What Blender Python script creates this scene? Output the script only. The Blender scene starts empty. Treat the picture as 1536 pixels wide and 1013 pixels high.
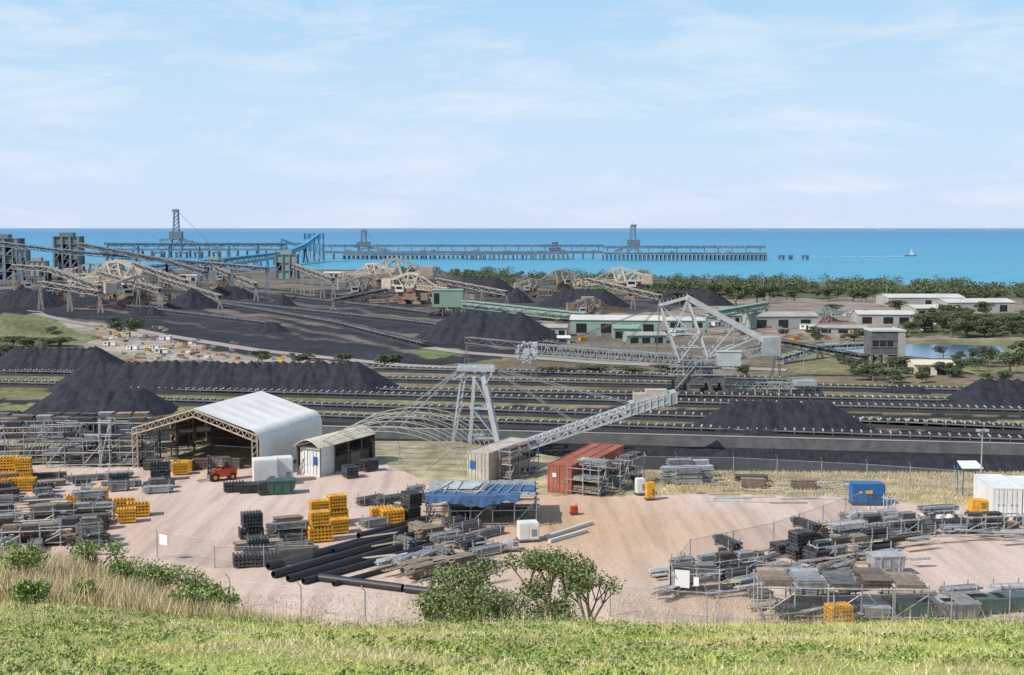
import bpy, math, random
import numpy as np
from mathutils import Vector, Matrix
random.seed(7); rng=np.random.default_rng(7)
D=bpy.data; SC=bpy.context.scene; COL=SC.collection
# ------------------------------------------------ camera model
F=1800.0; CX=768.0; CY=506.5; CAMZ=25.0
TH=math.atan((CY-342)/F); CT,ST=math.cos(TH),math.sin(TH)
def ray(px,py):
    u=(px-CX)/F; v=-(py-CY)/F
    return (u, CT+v*ST, v*CT-ST)
def P(px,py,z=0.0):
    d=ray(px,py); t=(z-CAMZ)/d[2]
    return Vector((d[0]*t,d[1]*t,z))
def W(px,py,Y):
    d=ray(px,py); t=Y/d[1]
    return Vector((d[0]*t,Y,CAMZ+d[2]*t))
def proj(p):
    x,y,z=p[0],p[1],p[2]-CAMZ
    f=y*CT-z*ST; v=(y*ST+z*CT)/f
    return (CX+F*x/f, CY-F*v)
def hgt(x,y):
    x=np.asarray(x,float); y=np.asarray(y,float)
    u=x/np.maximum(y,5)
    z=np.interp(y,[-50,0,5,12,22,30,70],[24,23.3,22.3,20.4,17.56,14.5,0])
    s=np.clip((-u-.16)/.26,0,1); s=s*s*(3-2*s)
    z=z+2.5*s*np.exp(-((y-38)/10.0)**2)
    z=z+.12*np.sin(x*.9+1)*np.sin(y*.7)*np.exp(-(y/30)**2)
    e=np.interp(u,[-.05,.1,.3],[140,123,121])
    t=np.clip((y-e)/(235-e),0,1)
    z=z-25*t
    z=z+np.interp(y,[620,1000,1400,2000],[0,-10,-17,-18])
    z=z+9*np.exp(-(((x+258)/45)**2+((y-600)/50)**2))
    sh=np.interp(u,[-.1,.0,.43],[1980,1750,1330])
    z=z+np.interp(y-sh,[0,60,400],[0,-6,-20])
    return z
def H(x,y): return float(hgt(x,y))
TT=5*1.004**np.arange(1700)
def G(px,py,off=0.0):
    d=ray(px,py); dz=CAMZ+d[2]*TT-hgt(d[0]*TT,d[1]*TT); k=int(np.argmax(dz<=0)); k=max(k,1)
    a,b=TT[k-1],TT[k]
    for _ in range(10):
        m=(a+b)/2
        if CAMZ+d[2]*m<=H(d[0]*m,d[1]*m): b=m
        else: a=m
    return Vector((d[0]*b,d[1]*b,H(d[0]*b,d[1]*b)+off))
# ------------------------------------------------ materials
MATS={}
def mat(name,col,rough=.7,metal=0,var=.2,scale=1.0,bump=0.0,spec=.5,world=False,island=0,two=None,detail=6):
    if name in MATS: return MATS[name]
    m=D.materials.new(name); m.use_nodes=True; nt=m.node_tree; N=nt.nodes; L=nt.links
    b=N['Principled BSDF']; b.inputs['Roughness'].default_value=rough; b.inputs['Metallic'].default_value=metal
    b.inputs['Specular IOR Level'].default_value=spec
    if world:
        g=N.new('ShaderNodeNewGeometry'); src=g.outputs['Position']
    else:
        g=N.new('ShaderNodeTexCoord'); src=g.outputs['Object']
    n=N.new('ShaderNodeTexNoise'); n.inputs['Scale'].default_value=scale; n.inputs['Detail'].default_value=detail; n.inputs['Roughness'].default_value=.65
    L.new(src,n.inputs['Vector'])
    r=N.new('ShaderNodeValToRGB'); r.color_ramp.elements[0].position=.3; r.color_ramp.elements[1].position=.7
    c2=two if two else tuple(min(1,c*(1+var)) for c in col)
    c1=tuple(c*(1-var) for c in col) if not two else col
    r.color_ramp.elements[0].color=(*c1,1); r.color_ramp.elements[1].color=(*c2,1)
    L.new(n.outputs['Fac'],r.inputs['Fac']); out=r.outputs['Color']
    if island:
        gi=N.new('ShaderNodeNewGeometry'); mr=N.new('ShaderNodeMapRange')
        mr.inputs['To Min'].default_value=1-island; mr.inputs['To Max'].default_value=1+island
        L.new(gi.outputs['Random Per Island'],mr.inputs['Value'])
        vm=N.new('ShaderNodeVectorMath'); vm.operation='SCALE'
        L.new(out,vm.inputs[0]); L.new(mr.outputs['Result'],vm.inputs['Scale']); out=vm.outputs['Vector']
    L.new(out,b.inputs['Base Color'])
    if bump:
        bp=N.new('ShaderNodeBump'); bp.inputs['Strength'].default_value=bump; bp.inputs['Distance'].default_value=.3/scale
        L.new(n.outputs['Fac'],bp.inputs['Height']); L.new(bp.outputs['Normal'],b.inputs['Normal'])
    MATS[name]=m; return m
M_galv=mat('galvanised_steel',(.33,.335,.335),.5,.1,.4,2,island=.3)
M_galvd=mat('dull_steel',(.18,.178,.172),.6,.1,.5,2,island=.45)
M_dark=mat('dark_steel',(.07,.07,.075),.6,.1,.5,2,island=.4)
M_alu=mat('pale_aluminium',(.48,.49,.49),.45,.1,.35,2,island=.2)
M_yel=mat('yellow_paint',(.68,.35,.03),.5,0,.3,2,island=.15)
M_blk=mat('black_plastic',(.028,.03,.034),.5,0,.3,2)
M_wood=mat('weathered_timber',(.29,.23,.17),.85,0,.4,3,island=.35)
M_woodd=mat('dark_timber',(.12,.10,.08),.85,0,.4,3,island=.4)
M_pale=mat('pale_timber',(.5,.42,.31),.8,0,.25,3,island=.2)
M_white=mat('white_paint',(.72,.72,.69),.5,0,.12,.8)
M_tarp=mat('white_tarp',(.76,.75,.71),.6,0,.10,.35)
M_cream=mat('cream_fabric',(.66,.60,.46),.7,0,.15,1)
M_trus=mat('tan_truss_paint',(.44,.36,.27),.7,0,.3,1)
M_tan=mat('tan_container_paint',(.46,.42,.34),.6,0,.25,.8)
M_orange=mat('rust_orange_paint',(.24,.065,.035),.65,0,.3,.6,two=(.44,.14,.08))
M_red=mat('red_paint',(.52,.06,.02),.4)
M_blue=mat('blue_paint',(.02,.12,.32),.45,0,.1)
M_btarp=mat('blue_tarp',(.03,.08,.19),.6,0,.4,1,two=(.08,.17,.33))
M_green=mat('green_skip_paint',(.04,.10,.085),.5,0,.2)
M_conc=mat('concrete',(.14,.14,.135),.85,0,.3,.3,.2)
M_mach=mat('grey_machine_paint',(.36,.38,.38),.55,0,.2,.3)
M_machl=mat('pale_machine_paint',(.50,.52,.51),.55,0,.15,.3)
M_machd=mat('grimy_machine_steel',(.12,.12,.12),.7,0,.4,.3)
M_tanm=mat('tan_machine_paint',(.40,.31,.22),.7,0,.25,.12,two=(.66,.58,.47))
M_gal=mat('gallery_steel',(.34,.31,.27),.7,0,.25,.1)
M_rust=mat('rusty_steel',(.15,.10,.075),.8,0,.4,.15,two=(.36,.25,.17))
M_conv=mat('conveyor_steel',(.20,.20,.20),.7,0,.3,.1)
M_belt=mat('conveyor_belt',(.03,.03,.032),.8,0,.3,.1)
M_idl=mat('idler_white',(.34,.34,.32),.7,0,.3,.1,island=.3)
M_gsh=mat('green_cladding',(.24,.35,.28),.6,0,.1,.1)
M_gdk=mat('dark_green_cladding',(.13,.18,.165),.6,0,.2,.1)
M_roof=mat('pale_roof',(.58,.57,.52),.6,0,.12,.1)
M_wallc=mat('pale_cladding',(.38,.37,.33),.7,0,.2,.1)
M_glass_shade=mat('dark_glass_shade',(.02,.022,.025),.3,0,.2)  # near-black for glass and doors; also stands in for shade inside openings
M_jet=mat('hazed_jetty_steel',(.19,.23,.28),.7,0,.3,.02)  # bluish base colour has distance haze painted in
M_jetd=mat('hazed_jetty_pile',(.14,.18,.22),.8,0,.3,.02)  # haze tint put into the colour, as on the deck steel
M_jblue=mat('jetty_blue_paint',(.06,.26,.43),.5,0,.15,.02)
M_jbl=mat('jetty_pale_blue',(.26,.40,.50),.6,0,.15,.02)
M_tyre=mat('tyre_rubber',(.02,.02,.02),.9)
M_coal=mat('coal',(.012,.013,.017),.75,0,.5,.35,.6,world=True,spec=.35,two=(.033,.036,.046))
M_bark=mat('bark',(.16,.13,.10),.9,0,.3,6,.3)
M_leaf2=mat('far_leaves',(.045,.07,.03),.7,0,.3,.12,two=(.15,.175,.08),island=.45)
M_leafb=mat('bush_leaves',(.09,.125,.035),.55,0,.3,1.5,two=(.22,.26,.09),island=.5)
M_leafs=mat('shrub_leaves',(.12,.19,.035),.55,0,.3,1.5,two=(.30,.38,.10),island=.45)
M_grass=mat('grass_blades',(.27,.37,.055),.75,0,.3,.7,world=True,two=(.60,.58,.21),island=.35,spec=.2)
M_dry=mat('dry_grass',(.50,.41,.22),.8,0,.3,.5,world=True,two=(.68,.57,.36),island=.35,spec=.2)
M_sign=mat('sign_white',(.75,.75,.75),.5,0,.03)
M_foam=mat('foam',(.7,.75,.78),.8,0,.1)
def m_link():
    m=D.materials.new('chain_link'); m.use_nodes=True; nt=m.node_tree; N=nt.nodes; L=nt.links
    b=N['Principled BSDF']; b.inputs['Base Color'].default_value=(.35,.36,.37,1); b.inputs['Metallic'].default_value=.4
    tr=N.new('ShaderNodeBsdfTransparent'); mx=N.new('ShaderNodeMixShader')
    g=N.new('ShaderNodeTexCoord'); outs=[]
    sp=N.new('ShaderNodeSeparateXYZ'); L.new(g.outputs['Object'],sp.inputs[0])
    for sg in (1,-1):
        a=N.new('ShaderNodeMath'); a.operation='MULTIPLY_ADD'; a.inputs[1].default_value=sg
        L.new(sp.outputs['Z'],a.inputs[0]); L.new(sp.outputs['X'],a.inputs[2])
        p=N.new('ShaderNodeMath'); p.operation='PINGPONG'; p.inputs[1].default_value=.05; L.new(a.outputs[0],p.inputs[0])
        l=N.new('ShaderNodeMath'); l.operation='LESS_THAN'; l.inputs[1].default_value=.0045; L.new(p.outputs[0],l.inputs[0]); outs.append(l)
    mxx=N.new('ShaderNodeMath'); mxx.operation='MAXIMUM'; L.new(outs[0].outputs[0],mxx.inputs[0]); L.new(outs[1].outputs[0],mxx.inputs[1])
    L.new(mxx.outputs[0],mx.inputs[0]); L.new(tr.outputs[0],mx.inputs[1]); L.new(b.outputs[0],mx.inputs[2])
    L.new(mx.outputs[0],N['Material Output'].inputs['Surface']); return m
M_link=m_link()
# ------------------------------------------------ mesh builder
class MB:
    def __init__(s): s.v=[]; s.f=[]
    def quadbox(s,c8):
        o=len(s.v); s.v+= [tuple(c) for c in c8]
        for q in ((0,3,2,1),(4,5,6,7),(0,1,5,4),(1,2,6,5),(2,3,7,6),(3,0,4,7)): s.f.append(tuple(o+i for i in q))
    def box(s,x0,x1,y0,y1,z0,z1):
        s.quadbox([(x0,y0,z0),(x1,y0,z0),(x1,y1,z0),(x0,y1,z0),(x0,y0,z1),(x1,y0,z1),(x1,y1,z1),(x0,y1,z1)]); return s
    def beam(s,p,q,w,h=None):
        h=h or w; p=Vector(p); q=Vector(q); d=q-p
        if d.length<1e-6: return s
        d.normalize(); up=Vector((0,0,1)) if abs(d.z)<.98 else Vector((0,1,0))
        a=d.cross(up).normalized(); b=a.cross(d).normalized(); a=a*(w/2); b=b*(h/2)
        s.quadbox([p-a-b,p+a-b,p+a+b,p-a+b,q-a-b,q+a-b,q+a+b,q-a+b]); return s
    def tube(s,p,q,r,n=6,r2=None,cap=True):
        p=Vector(p); q=Vector(q); d=(q-p)
        if d.length<1e-6: return s
        d.normalize(); r2=r if r2 is None else r2
        up=Vector((0,0,1)) if abs(d.z)<.98 else Vector((0,1,0))
        a=d.cross(up).normalized(); b=a.cross(d); o=len(s.v)
        for c,rr in ((p,r),(q,r2)):
            for i in range(n):
                t=2*math.pi*i/n; s.v.append(tuple(c+a*(math.cos(t)*rr)+b*(math.sin(t)*rr)))
        for i in range(n):
            j=(i+1)%n; s.f.append((o+i,o+j,o+n+j,o+n+i))
        if cap: s.f.append(tuple(o+i for i in range(n))[::-1]); s.f.append(tuple(o+n+i for i in range(n)))
        return s
    def poly(s,pts): 
        o=len(s.v); s.v+=[tuple(p) for p in pts]; s.f.append(tuple(range(o,o+len(pts)))); return s
    def prism(s,pts,ext):
        ext=Vector(ext); o=len(s.v); n=len(pts)
        s.v+=[tuple(p) for p in pts]+[tuple(Vector(p)+ext) for p in pts]
        s.f.append(tuple(o+i for i in range(n))); s.f.append(tuple(o+n+i for i in reversed(range(n))))
        for i in range(n):
            j=(i+1)%n; s.f.append((o+j,o+i,o+n+i,o+n+j))
        return s
    def truss(s,p,q,w,h,n,r,top=True):
        p=Vector(p); q=Vector(q); d=(q-p).normalized(); up=Vector((0,0,1))
        a=d.cross(up).normalized()*(w/2); b=up*(h/2)
        st=[]
        for i in range(n+1):
            c=p.lerp(q,i/n); st.append([c-a-b,c+a-b,c+a+b,c-a+b])
        for k in range(4): s.beam(st[0][k],st[-1][k],r)
        for i in range(n):
            A,B=st[i],st[i+1]
            for k,l in ((0,3),(1,2)):
                s.beam(A[k],A[l],r*.7)
                if i%2: s.beam(A[k],B[l],r*.7)
                else: s.beam(A[l],B[k],r*.7)
            s.beam(A[0],B[1],r*.6); s.beam(A[0],A[1],r*.6)
            if top: s.beam(A[3],A[2],r*.6); s.beam(A[2],B[3],r*.6)
        for k,l in ((0,3),(1,2),(0,1),(3,2)): s.beam(st[-1][k],st[-1][l],r*.7)
        return s
    def mesh(s,name,mat,org=None):
        me=D.meshes.new(name); v=s.v
        if org is not None: v=[(a-org[0],b-org[1],c-org[2]) for a,b,c in v]
        me.from_pydata(v,[],s.f); me.materials.append(mat); me.update(); return me
def npmesh(name,V,k,mat,Fc=None):
    me=D.meshes.new(name); n=len(V)
    if Fc is None: Fc=np.arange(n).reshape(-1,k)
    me.vertices.add(n); me.vertices.foreach_set('co',np.asarray(V,np.float32).ravel())
    m=len(Fc); me.loops.add(m*k); me.loops.foreach_set('vertex_index',np.asarray(Fc,np.int32).ravel())
    me.polygons.add(m); me.polygons.foreach_set('loop_start',np.arange(m,dtype=np.int32)*k)
    me.update(calc_edges=True); me.validate()
    if mat: me.materials.append(mat)
    return me
def tag(o,label=None,category=None,group=None,kind=None):
    if label: o['label']=label
    if category: o['category']=category
    if group: o['group']=group
    if kind: o['kind']=kind
def link(name,me,loc=(0,0,0),rz=0,**k):
    o=D.objects.new(name,me); COL.objects.link(o); o.location=loc; o.rotation_euler[2]=rz; tag(o,**k); return o
def thing(name,loc,rz=0,**k): return link(name,None,loc,rz,**k)
def part(root,mb,name,mat,world=False,label=None,kind=None):
    o=D.objects.new(name,mb.mesh(name,mat,root.location if world else None)); COL.objects.link(o); o.parent=root
    tag(o,label,kind=kind)
    return o
def single(mb,name,mat,loc,rz=0,world=False,**k):
    return link(name,mb.mesh(name,mat,loc if world else None),loc,rz,**k)
def dup(root,loc,rz=0,sc=(1,1,1),**k):
    o=root.copy(); COL.objects.link(o); o.location=loc; o.rotation_euler=(0,0,rz); o.scale=sc; tag(o,**k)
    def rec(a,b):
        for c in list(a.children):
            cc=c.copy(); COL.objects.link(cc); cc.parent=b; rec(c,cc)
    rec(root,o); return o
# ------------------------------------------------ terrain
def inpoly(X,Y,poly):
    r=np.zeros(X.shape,bool); n=len(poly); j=n-1
    for i in range(n):
        xi,yi=poly[i]; xj,yj=poly[j]
        c=((yi>Y)!=(yj>Y))&(X<(xj-xi)*(Y-yi)/((yj-yi)+1e-9)+xi); r^=c; j=i
    return r
ys=[-60,-30,-10,0,3]; y=5.0
while y<3200: ys.append(y); y*=1.0095
ys+= [5000,12000,40000,220000]; ys=np.array(ys); NU=420
s=np.linspace(-1,1,NU); YY,SS=np.meshgrid(ys,s,indexing='ij'); XX=SS*(np.maximum(YY,0)+30)*.72
ZZ=hgt(XX,YY); nr=len(ys)
V=np.stack([XX,YY,ZZ],-1).reshape(-1,3); idx=np.arange(nr*NU).reshape(nr,NU)
Fc=np.stack([idx[:-1,:-1],idx[:-1,1:],idx[1:,1:],idx[1:,:-1]],-1).reshape(-1,4)
fz=np.maximum(YY*CT-(ZZ-CAMZ)*ST,1); PX=CX+F*XX/fz; PY=CY-F*(YY*ST+(ZZ-CAMZ)*CT)/fz
PXn=PX+6*np.sin(PY*.31)+5*np.sin(PX*.07+PY*.2); PYn=PY+1.5*np.sin(PX*.05)+1.0*np.sin(PX*.13+1)
C=np.zeros((nr,NU,4)); C[...,3]=1; C[...,:3]=(.17,.14,.085)
far=YY>560; C[far,:3]=(.15,.135,.11)
def paint(poly,col,lo=235,hi=1e9):
    m=inpoly(PXn,PYn,poly)&(YY>lo)&(YY<hi); C[m,:3]=col
near=YY<72; C[near,:3]=(.34,.36,.12)
C[(YY>=68)&(YY<160),:3]=(.37,.32,.20)
ul=XX/np.maximum(YY,5)
C[(YY>27)&(YY<66)&(ul<-.2),:3]=(.40,.33,.19)
C[(YY>=160)&(YY<285),:3]=(.03,.03,.032)
paint([(-600,660),(-600,600),(600,600),(2100,640),(2100,760),(-600,740)],(.033,.032,.032))
for a,b in ((596,606),(617,629),(570,577),(585,590)):
    paint([(-300,a-14),(-300,b-14),(768,b),(2000,b+24),(2000,a+24),(768,a)],(.19,.20,.085))
for a,b in ((606,610),(629,633),(577,580)):
    paint([(-300,a-14),(-300,b-14),(768,b),(2000,b+24),(2000,a+24),(768,a)],(.19,.15,.105))
paint([(-300,545),(500,545),(850,545),(1700,560),(1700,575),(-300,562)],(.20,.165,.115))
paint([(-300,440),(240,428),(640,438),(830,470),(850,522),(640,553),(560,549),(330,527),(200,492),(90,474),(-300,462)],(.036,.037,.042))
for (x0,y0,x1,y1,h_,c_) in ((200,446,840,530,5,(.17,.14,.11)),(330,440,660,480,3.5,(.16,.135,.11)),(320,463,640,530,4,(.15,.13,.105)),(-60,444,240,472,3,(.15,.13,.11)),(260,434,640,442,3,(.18,.15,.12)),(560,468,650,480,3,(.13,.15,.07)),(430,500,600,522,2.5,(.10,.095,.085)),(240,480,420,508,2.5,(.09,.085,.08)),(420,452,560,468,3,(.12,.105,.09))):
    paint([(x0,y0),(x1,y1),(x1,y1+h_),(x0,y0+h_)],c_)
paint([(-300,425),(240,420),(640,425),(700,436),(240,432),(-300,440)],(.17,.155,.13))
paint([(90,478),(200,494),(330,527),(560,549),(380,546),(180,538),(60,510)],(.35,.30,.24))
paint([(-300,462),(70,474),(150,512),(60,520),(-300,530)],(.17,.18,.09))
paint([(620,527),(690,524),(700,534),(640,540)],(.14,.18,.07))
paint([(700,440),(1100,440),(1536,450),(1900,455),(1900,512),(1200,512),(850,500)],(.26,.215,.175))
paint([(700,436),(1000,438),(1060,460),(860,478),(740,460)],(.07,.065,.065))
paint([(820,478),(1000,500),(1000,520),(850,520)],(.14,.12,.10))
paint([(830,500),(1200,512),(1200,540),(1180,558),(840,550)],(.16,.135,.10))
paint([(1180,512),(1800,505),(1800,560),(1180,560)],(.20,.19,.10))
paint([(1360,470),(1800,470),(1800,505),(1360,505)],(.10,.13,.05))
paint([(700,425),(1900,432),(1900,452),(1000,446)],(.1,.12,.06),700)
C[YY>2600,:3]=(.05,.1,.12)
me=npmesh('ground',V,4,None,Fc)
ca=me.color_attributes.new('Col','FLOAT_COLOR','POINT'); ca.data.foreach_set('color',C.reshape(-1).astype(np.float32))
me.polygons.foreach_set('use_smooth',np.ones(len(me.polygons),bool))
def m_ground():
    m=D.materials.new('ground_cover'); m.use_nodes=True; nt=m.node_tree; N=nt.nodes; L=nt.links; b=N['Principled BSDF']
    b.inputs['Roughness'].default_value=.95; b.inputs['Specular IOR Level'].default_value=.15
    a=N.new('ShaderNodeVertexColor'); a.layer_name='Col'; g=N.new('ShaderNodeNewGeometry')
    prev=a.outputs['Color']
    for sc,lo,hi in ((.04,.62,1.38),(.5,.65,1.35),(6,.75,1.25)):
        n=N.new('ShaderNodeTexNoise'); n.inputs['Scale'].default_value=sc; n.inputs['Detail'].default_value=5; L.new(g.outputs['Position'],n.inputs['Vector'])
        mr=N.new('ShaderNodeMapRange'); mr.inputs['From Min'].default_value=.3; mr.inputs['From Max'].default_value=.7; mr.inputs['To Min'].default_value=lo; mr.inputs['To Max'].default_value=hi
        L.new(n.outputs['Fac'],mr.inputs['Value']); vm=N.new('ShaderNodeVectorMath'); vm.operation='SCALE'
        L.new(prev,vm.inputs[0]); L.new(mr.outputs['Result'],vm.inputs['Scale']); prev=vm.outputs['Vector']
    L.new(prev,b.inputs['Base Color']); return m
me.materials.append(m_ground()); link('ground',me,kind='structure')
def m_gravel():
    m=D.materials.new('pink_gravel'); m.use_nodes=True; nt=m.node_tree; N=nt.nodes; L=nt.links; b=N['Principled BSDF']
    b.inputs['Roughness'].default_value=.95; b.inputs['Specular IOR Level'].default_value=.1
    g=N.new('ShaderNodeNewGeometry')
    def noise(sc,det=6,rot=0,strx=1):
        mp=N.new('ShaderNodeMapping'); mp.inputs['Rotation'].default_value[2]=rot; mp.inputs['Scale'].default_value=(1,strx,1); L.new(g.outputs['Position'],mp.inputs['Vector'])
        n=N.new('ShaderNodeTexNoise'); n.inputs['Scale'].default_value=sc; n.inputs['Detail'].default_value=det; L.new(mp.outputs['Vector'],n.inputs['Vector']); return n
    def ramp(src,p0,p1,c0,c1):
        r=N.new('ShaderNodeValToRGB'); r.color_ramp.elements[0].position=p0; r.color_ramp.elements[1].position=p1
        r.color_ramp.elements[0].color=(*c0,1); r.color_ramp.elements[1].color=(*c1,1); L.new(src,r.inputs['Fac']); return r
    base=ramp(noise(.05).outputs['Fac'],.38,.62,(.53,.40,.32),(.58,.465,.40))
    pc=P(860,790); vd=N.new('ShaderNodeVectorMath'); vd.operation='DISTANCE'; vd.inputs[1].default_value=tuple(pc); L.new(g.outputs['Position'],vd.inputs[0])
    nn=noise(.25); ad=N.new('ShaderNodeMath'); ad.operation='MULTIPLY_ADD'; ad.inputs[1].default_value=14; L.new(nn.outputs['Fac'],ad.inputs[0]); L.new(vd.outputs['Value'],ad.inputs[2])
    mr=N.new('ShaderNodeMapRange'); mr.inputs['From Min'].default_value=8; mr.inputs['From Max'].default_value=26; mr.inputs['To Min'].default_value=.85; mr.inputs['To Max'].default_value=0; L.new(ad.outputs[0],mr.inputs['Value'])
    mx=N.new('ShaderNodeMix'); mx.data_type='RGBA'; L.new(mr.outputs['Result'],mx.inputs[0]); L.new(base.outputs['Color'],mx.inputs[6]); mx.inputs[7].default_value=(.50,.33,.19,1)
    prev=mx.outputs[2]
    for (sc,rot,st,lo,hi,c) in ((.8,.5,.08,.5,.75,.82),(.7,-.35,.1,.5,.75,.86),(.6,1.35,.1,.5,.72,.86),(3,0,1,.4,.8,.85),(25,0,1,.4,.7,.88)):
        r=ramp(noise(sc,4,rot,st).outputs['Fac'],lo,hi,(1.04,1.04,1.04),(c,c,c)); q=N.new('ShaderNodeVectorMath'); q.operation='MULTIPLY'
        L.new(prev,q.inputs[0]); L.new(r.outputs['Color'],q.inputs[1]); prev=q.outputs['Vector']
    L.new(prev,b.inputs['Base Color'])
    bp=N.new('ShaderNodeBump'); bp.inputs['Strength'].default_value=.4; bp.inputs['Distance'].default_value=.1
    L.new(noise(4).outputs['Fac'],bp.inputs['Height']); L.new(bp.outputs['Normal'],b.inputs['Normal'])
    return m
top=[(-500,700),(0,699),(240,697),(480,694),(590,700),(640,722),(800,742),(940,744),(1060,742),(1250,746),(1400,756),(1536,764),(2000,790)]
pts=[]
for (a,b) in zip(top[:-1],top[1:]):
    n=max(2,int((b[0]-a[0])/8))
    for i in range(n):
        t=i/n; pts.append(P(a[0]+(b[0]-a[0])*t,a[1]+(b[1]-a[1])*t+random.uniform(-2,2)+2*math.sin(i*.5),.02))
pts+=[Vector((90,71.5,.02)),Vector((-90,71.5,.02))]
link('gravel_yard',MB().poly(pts).mesh('gravel_yard',m_gravel()),kind='structure')
# ------------------------------------------------ sea, pond
def m_sea():
    m=D.materials.new('sea_water'); m.use_nodes=True; nt=m.node_tree; N=nt.nodes; L=nt.links; b=N['Principled BSDF']
    b.inputs['Roughness'].default_value=.45; b.inputs['Specular IOR Level'].default_value=.25
    g=N.new('ShaderNodeNewGeometry'); sp=N.new('ShaderNodeSeparateXYZ'); L.new(g.outputs['Position'],sp.inputs[0])
    mp=N.new('ShaderNodeMapping'); mp.inputs['Scale'].default_value=(.0006,.003,1); L.new(g.outputs['Position'],mp.inputs['Vector'])
    n=N.new('ShaderNodeTexNoise'); n.inputs['Scale'].default_value=1; n.inputs['Detail'].default_value=8; L.new(mp.outputs['Vector'],n.inputs['Vector'])
    lg=N.new('ShaderNodeMath'); lg.operation='LOGARITHM'; lg.inputs[1].default_value=10; L.new(sp.outputs['Y'],lg.inputs[0])
    ad=N.new('ShaderNodeMath'); ad.operation='MULTIPLY_ADD'; ad.inputs[1].default_value=.5; L.new(n.outputs['Fac'],ad.inputs[0]); L.new(lg.outputs[0],ad.inputs[2])
    mr=N.new('ShaderNodeMapRange'); mr.inputs['From Min'].default_value=3.3; mr.inputs['From Max'].default_value=4.9; L.new(ad.outputs[0],mr.inputs['Value'])
    r=N.new('ShaderNodeValToRGB'); e=r.color_ramp.elements; e[0].color=(.08,.35,.47,1); e[1].color=(.14,.29,.46,1)  # last ramp stop is lightened as painted haze towards the horizon
    k=e.new(.3); k.color=(.07,.305,.47,1); k=e.new(.7); k.color=(.065,.235,.43,1)
    L.new(mr.outputs['Result'],r.inputs['Fac'])
    n2=N.new('ShaderNodeTexNoise'); n2.inputs['Scale'].default_value=1; n2.inputs['Detail'].default_value=6
    mp2=N.new('ShaderNodeMapping'); mp2.inputs['Scale'].default_value=(.02,.05,1); L.new(g.outputs['Position'],mp2.inputs['Vector']); L.new(mp2.outputs['Vector'],n2.inputs['Vector'])
    mr2=N.new('ShaderNodeMapRange'); mr2.inputs['To Min'].default_value=.6; mr2.inputs['To Max'].default_value=1.4; L.new(n2.outputs['Fac'],mr2.inputs['Value'])
    vm=N.new('ShaderNodeVectorMath'); vm.operation='SCALE'; L.new(r.outputs['Color'],vm.inputs[0]); L.new(mr2.outputs['Result'],vm.inputs['Scale'])
    L.new(vm.outputs['Vector'],b.inputs['Base Color'])
    bp=N.new('ShaderNodeBump'); bp.inputs['Strength'].default_value=.3; bp.inputs['Distance'].default_value=2; L.new(n2.outputs['Fac'],bp.inputs['Height']); L.new(bp.outputs['Normal'],b.inputs['Normal'])
    return m
link('sea',MB().poly([(-200000,1000,-45),(200000,1000,-45),(200000,220000,-45),(-200000,220000,-45)]).mesh('sea',m_sea()),kind='structure')
M_pond=mat('pond_water',(.08,.15,.26),.15,0,.1,.05)
pp=[(1195,517),(1260,514),(1330,516),(1420,517),(1500,519),(1510,530),(1470,538),(1400,538),(1350,533),(1290,530),(1215,524)]
pm=MB().poly([P(a,b,-24.8) for a,b in pp]); link('pond',pm.mesh('pond',M_pond),kind='structure')
def roadstrip(name,pl,w,m,off=.15):
    mb=MB(); g=[G(a,b) for a,b in pl]; P2=[]
    for a,b in zip(g[:-1],g[1:]):
        n=max(2,int((b-a).length/15))
        for i in range(n): P2.append(a.lerp(b,i/n))
    P2.append(g[-1])
    for i,p in enumerate(P2):
        d=(P2[min(i+1,len(P2)-1)]-P2[max(i-1,0)]); d.z=0; d.normalize(); nrm=Vector((-d.y,d.x,0))*(w/2)
        for q in (p-nrm,p+nrm): mb.v.append((q.x,q.y,H(q.x,q.y)+off))
    for i in range(len(P2)-1): mb.f.append((2*i,2*i+1,2*i+3,2*i+2))
    return link(name,mb.mesh(name,m),kind='structure')
M_road=mat('dusty_road',(.34,.30,.26),.9,0,.15,.1,world=True)
roadstrip('access_road',[(-60,462),(60,472),(110,484),(200,494),(300,512),(380,525),(470,535),(600,548),(760,556)],7,M_road)
roadstrip('haul_road',[(1180,556),(900,545),(700,530),(640,522)],8,M_road,.2)
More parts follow.
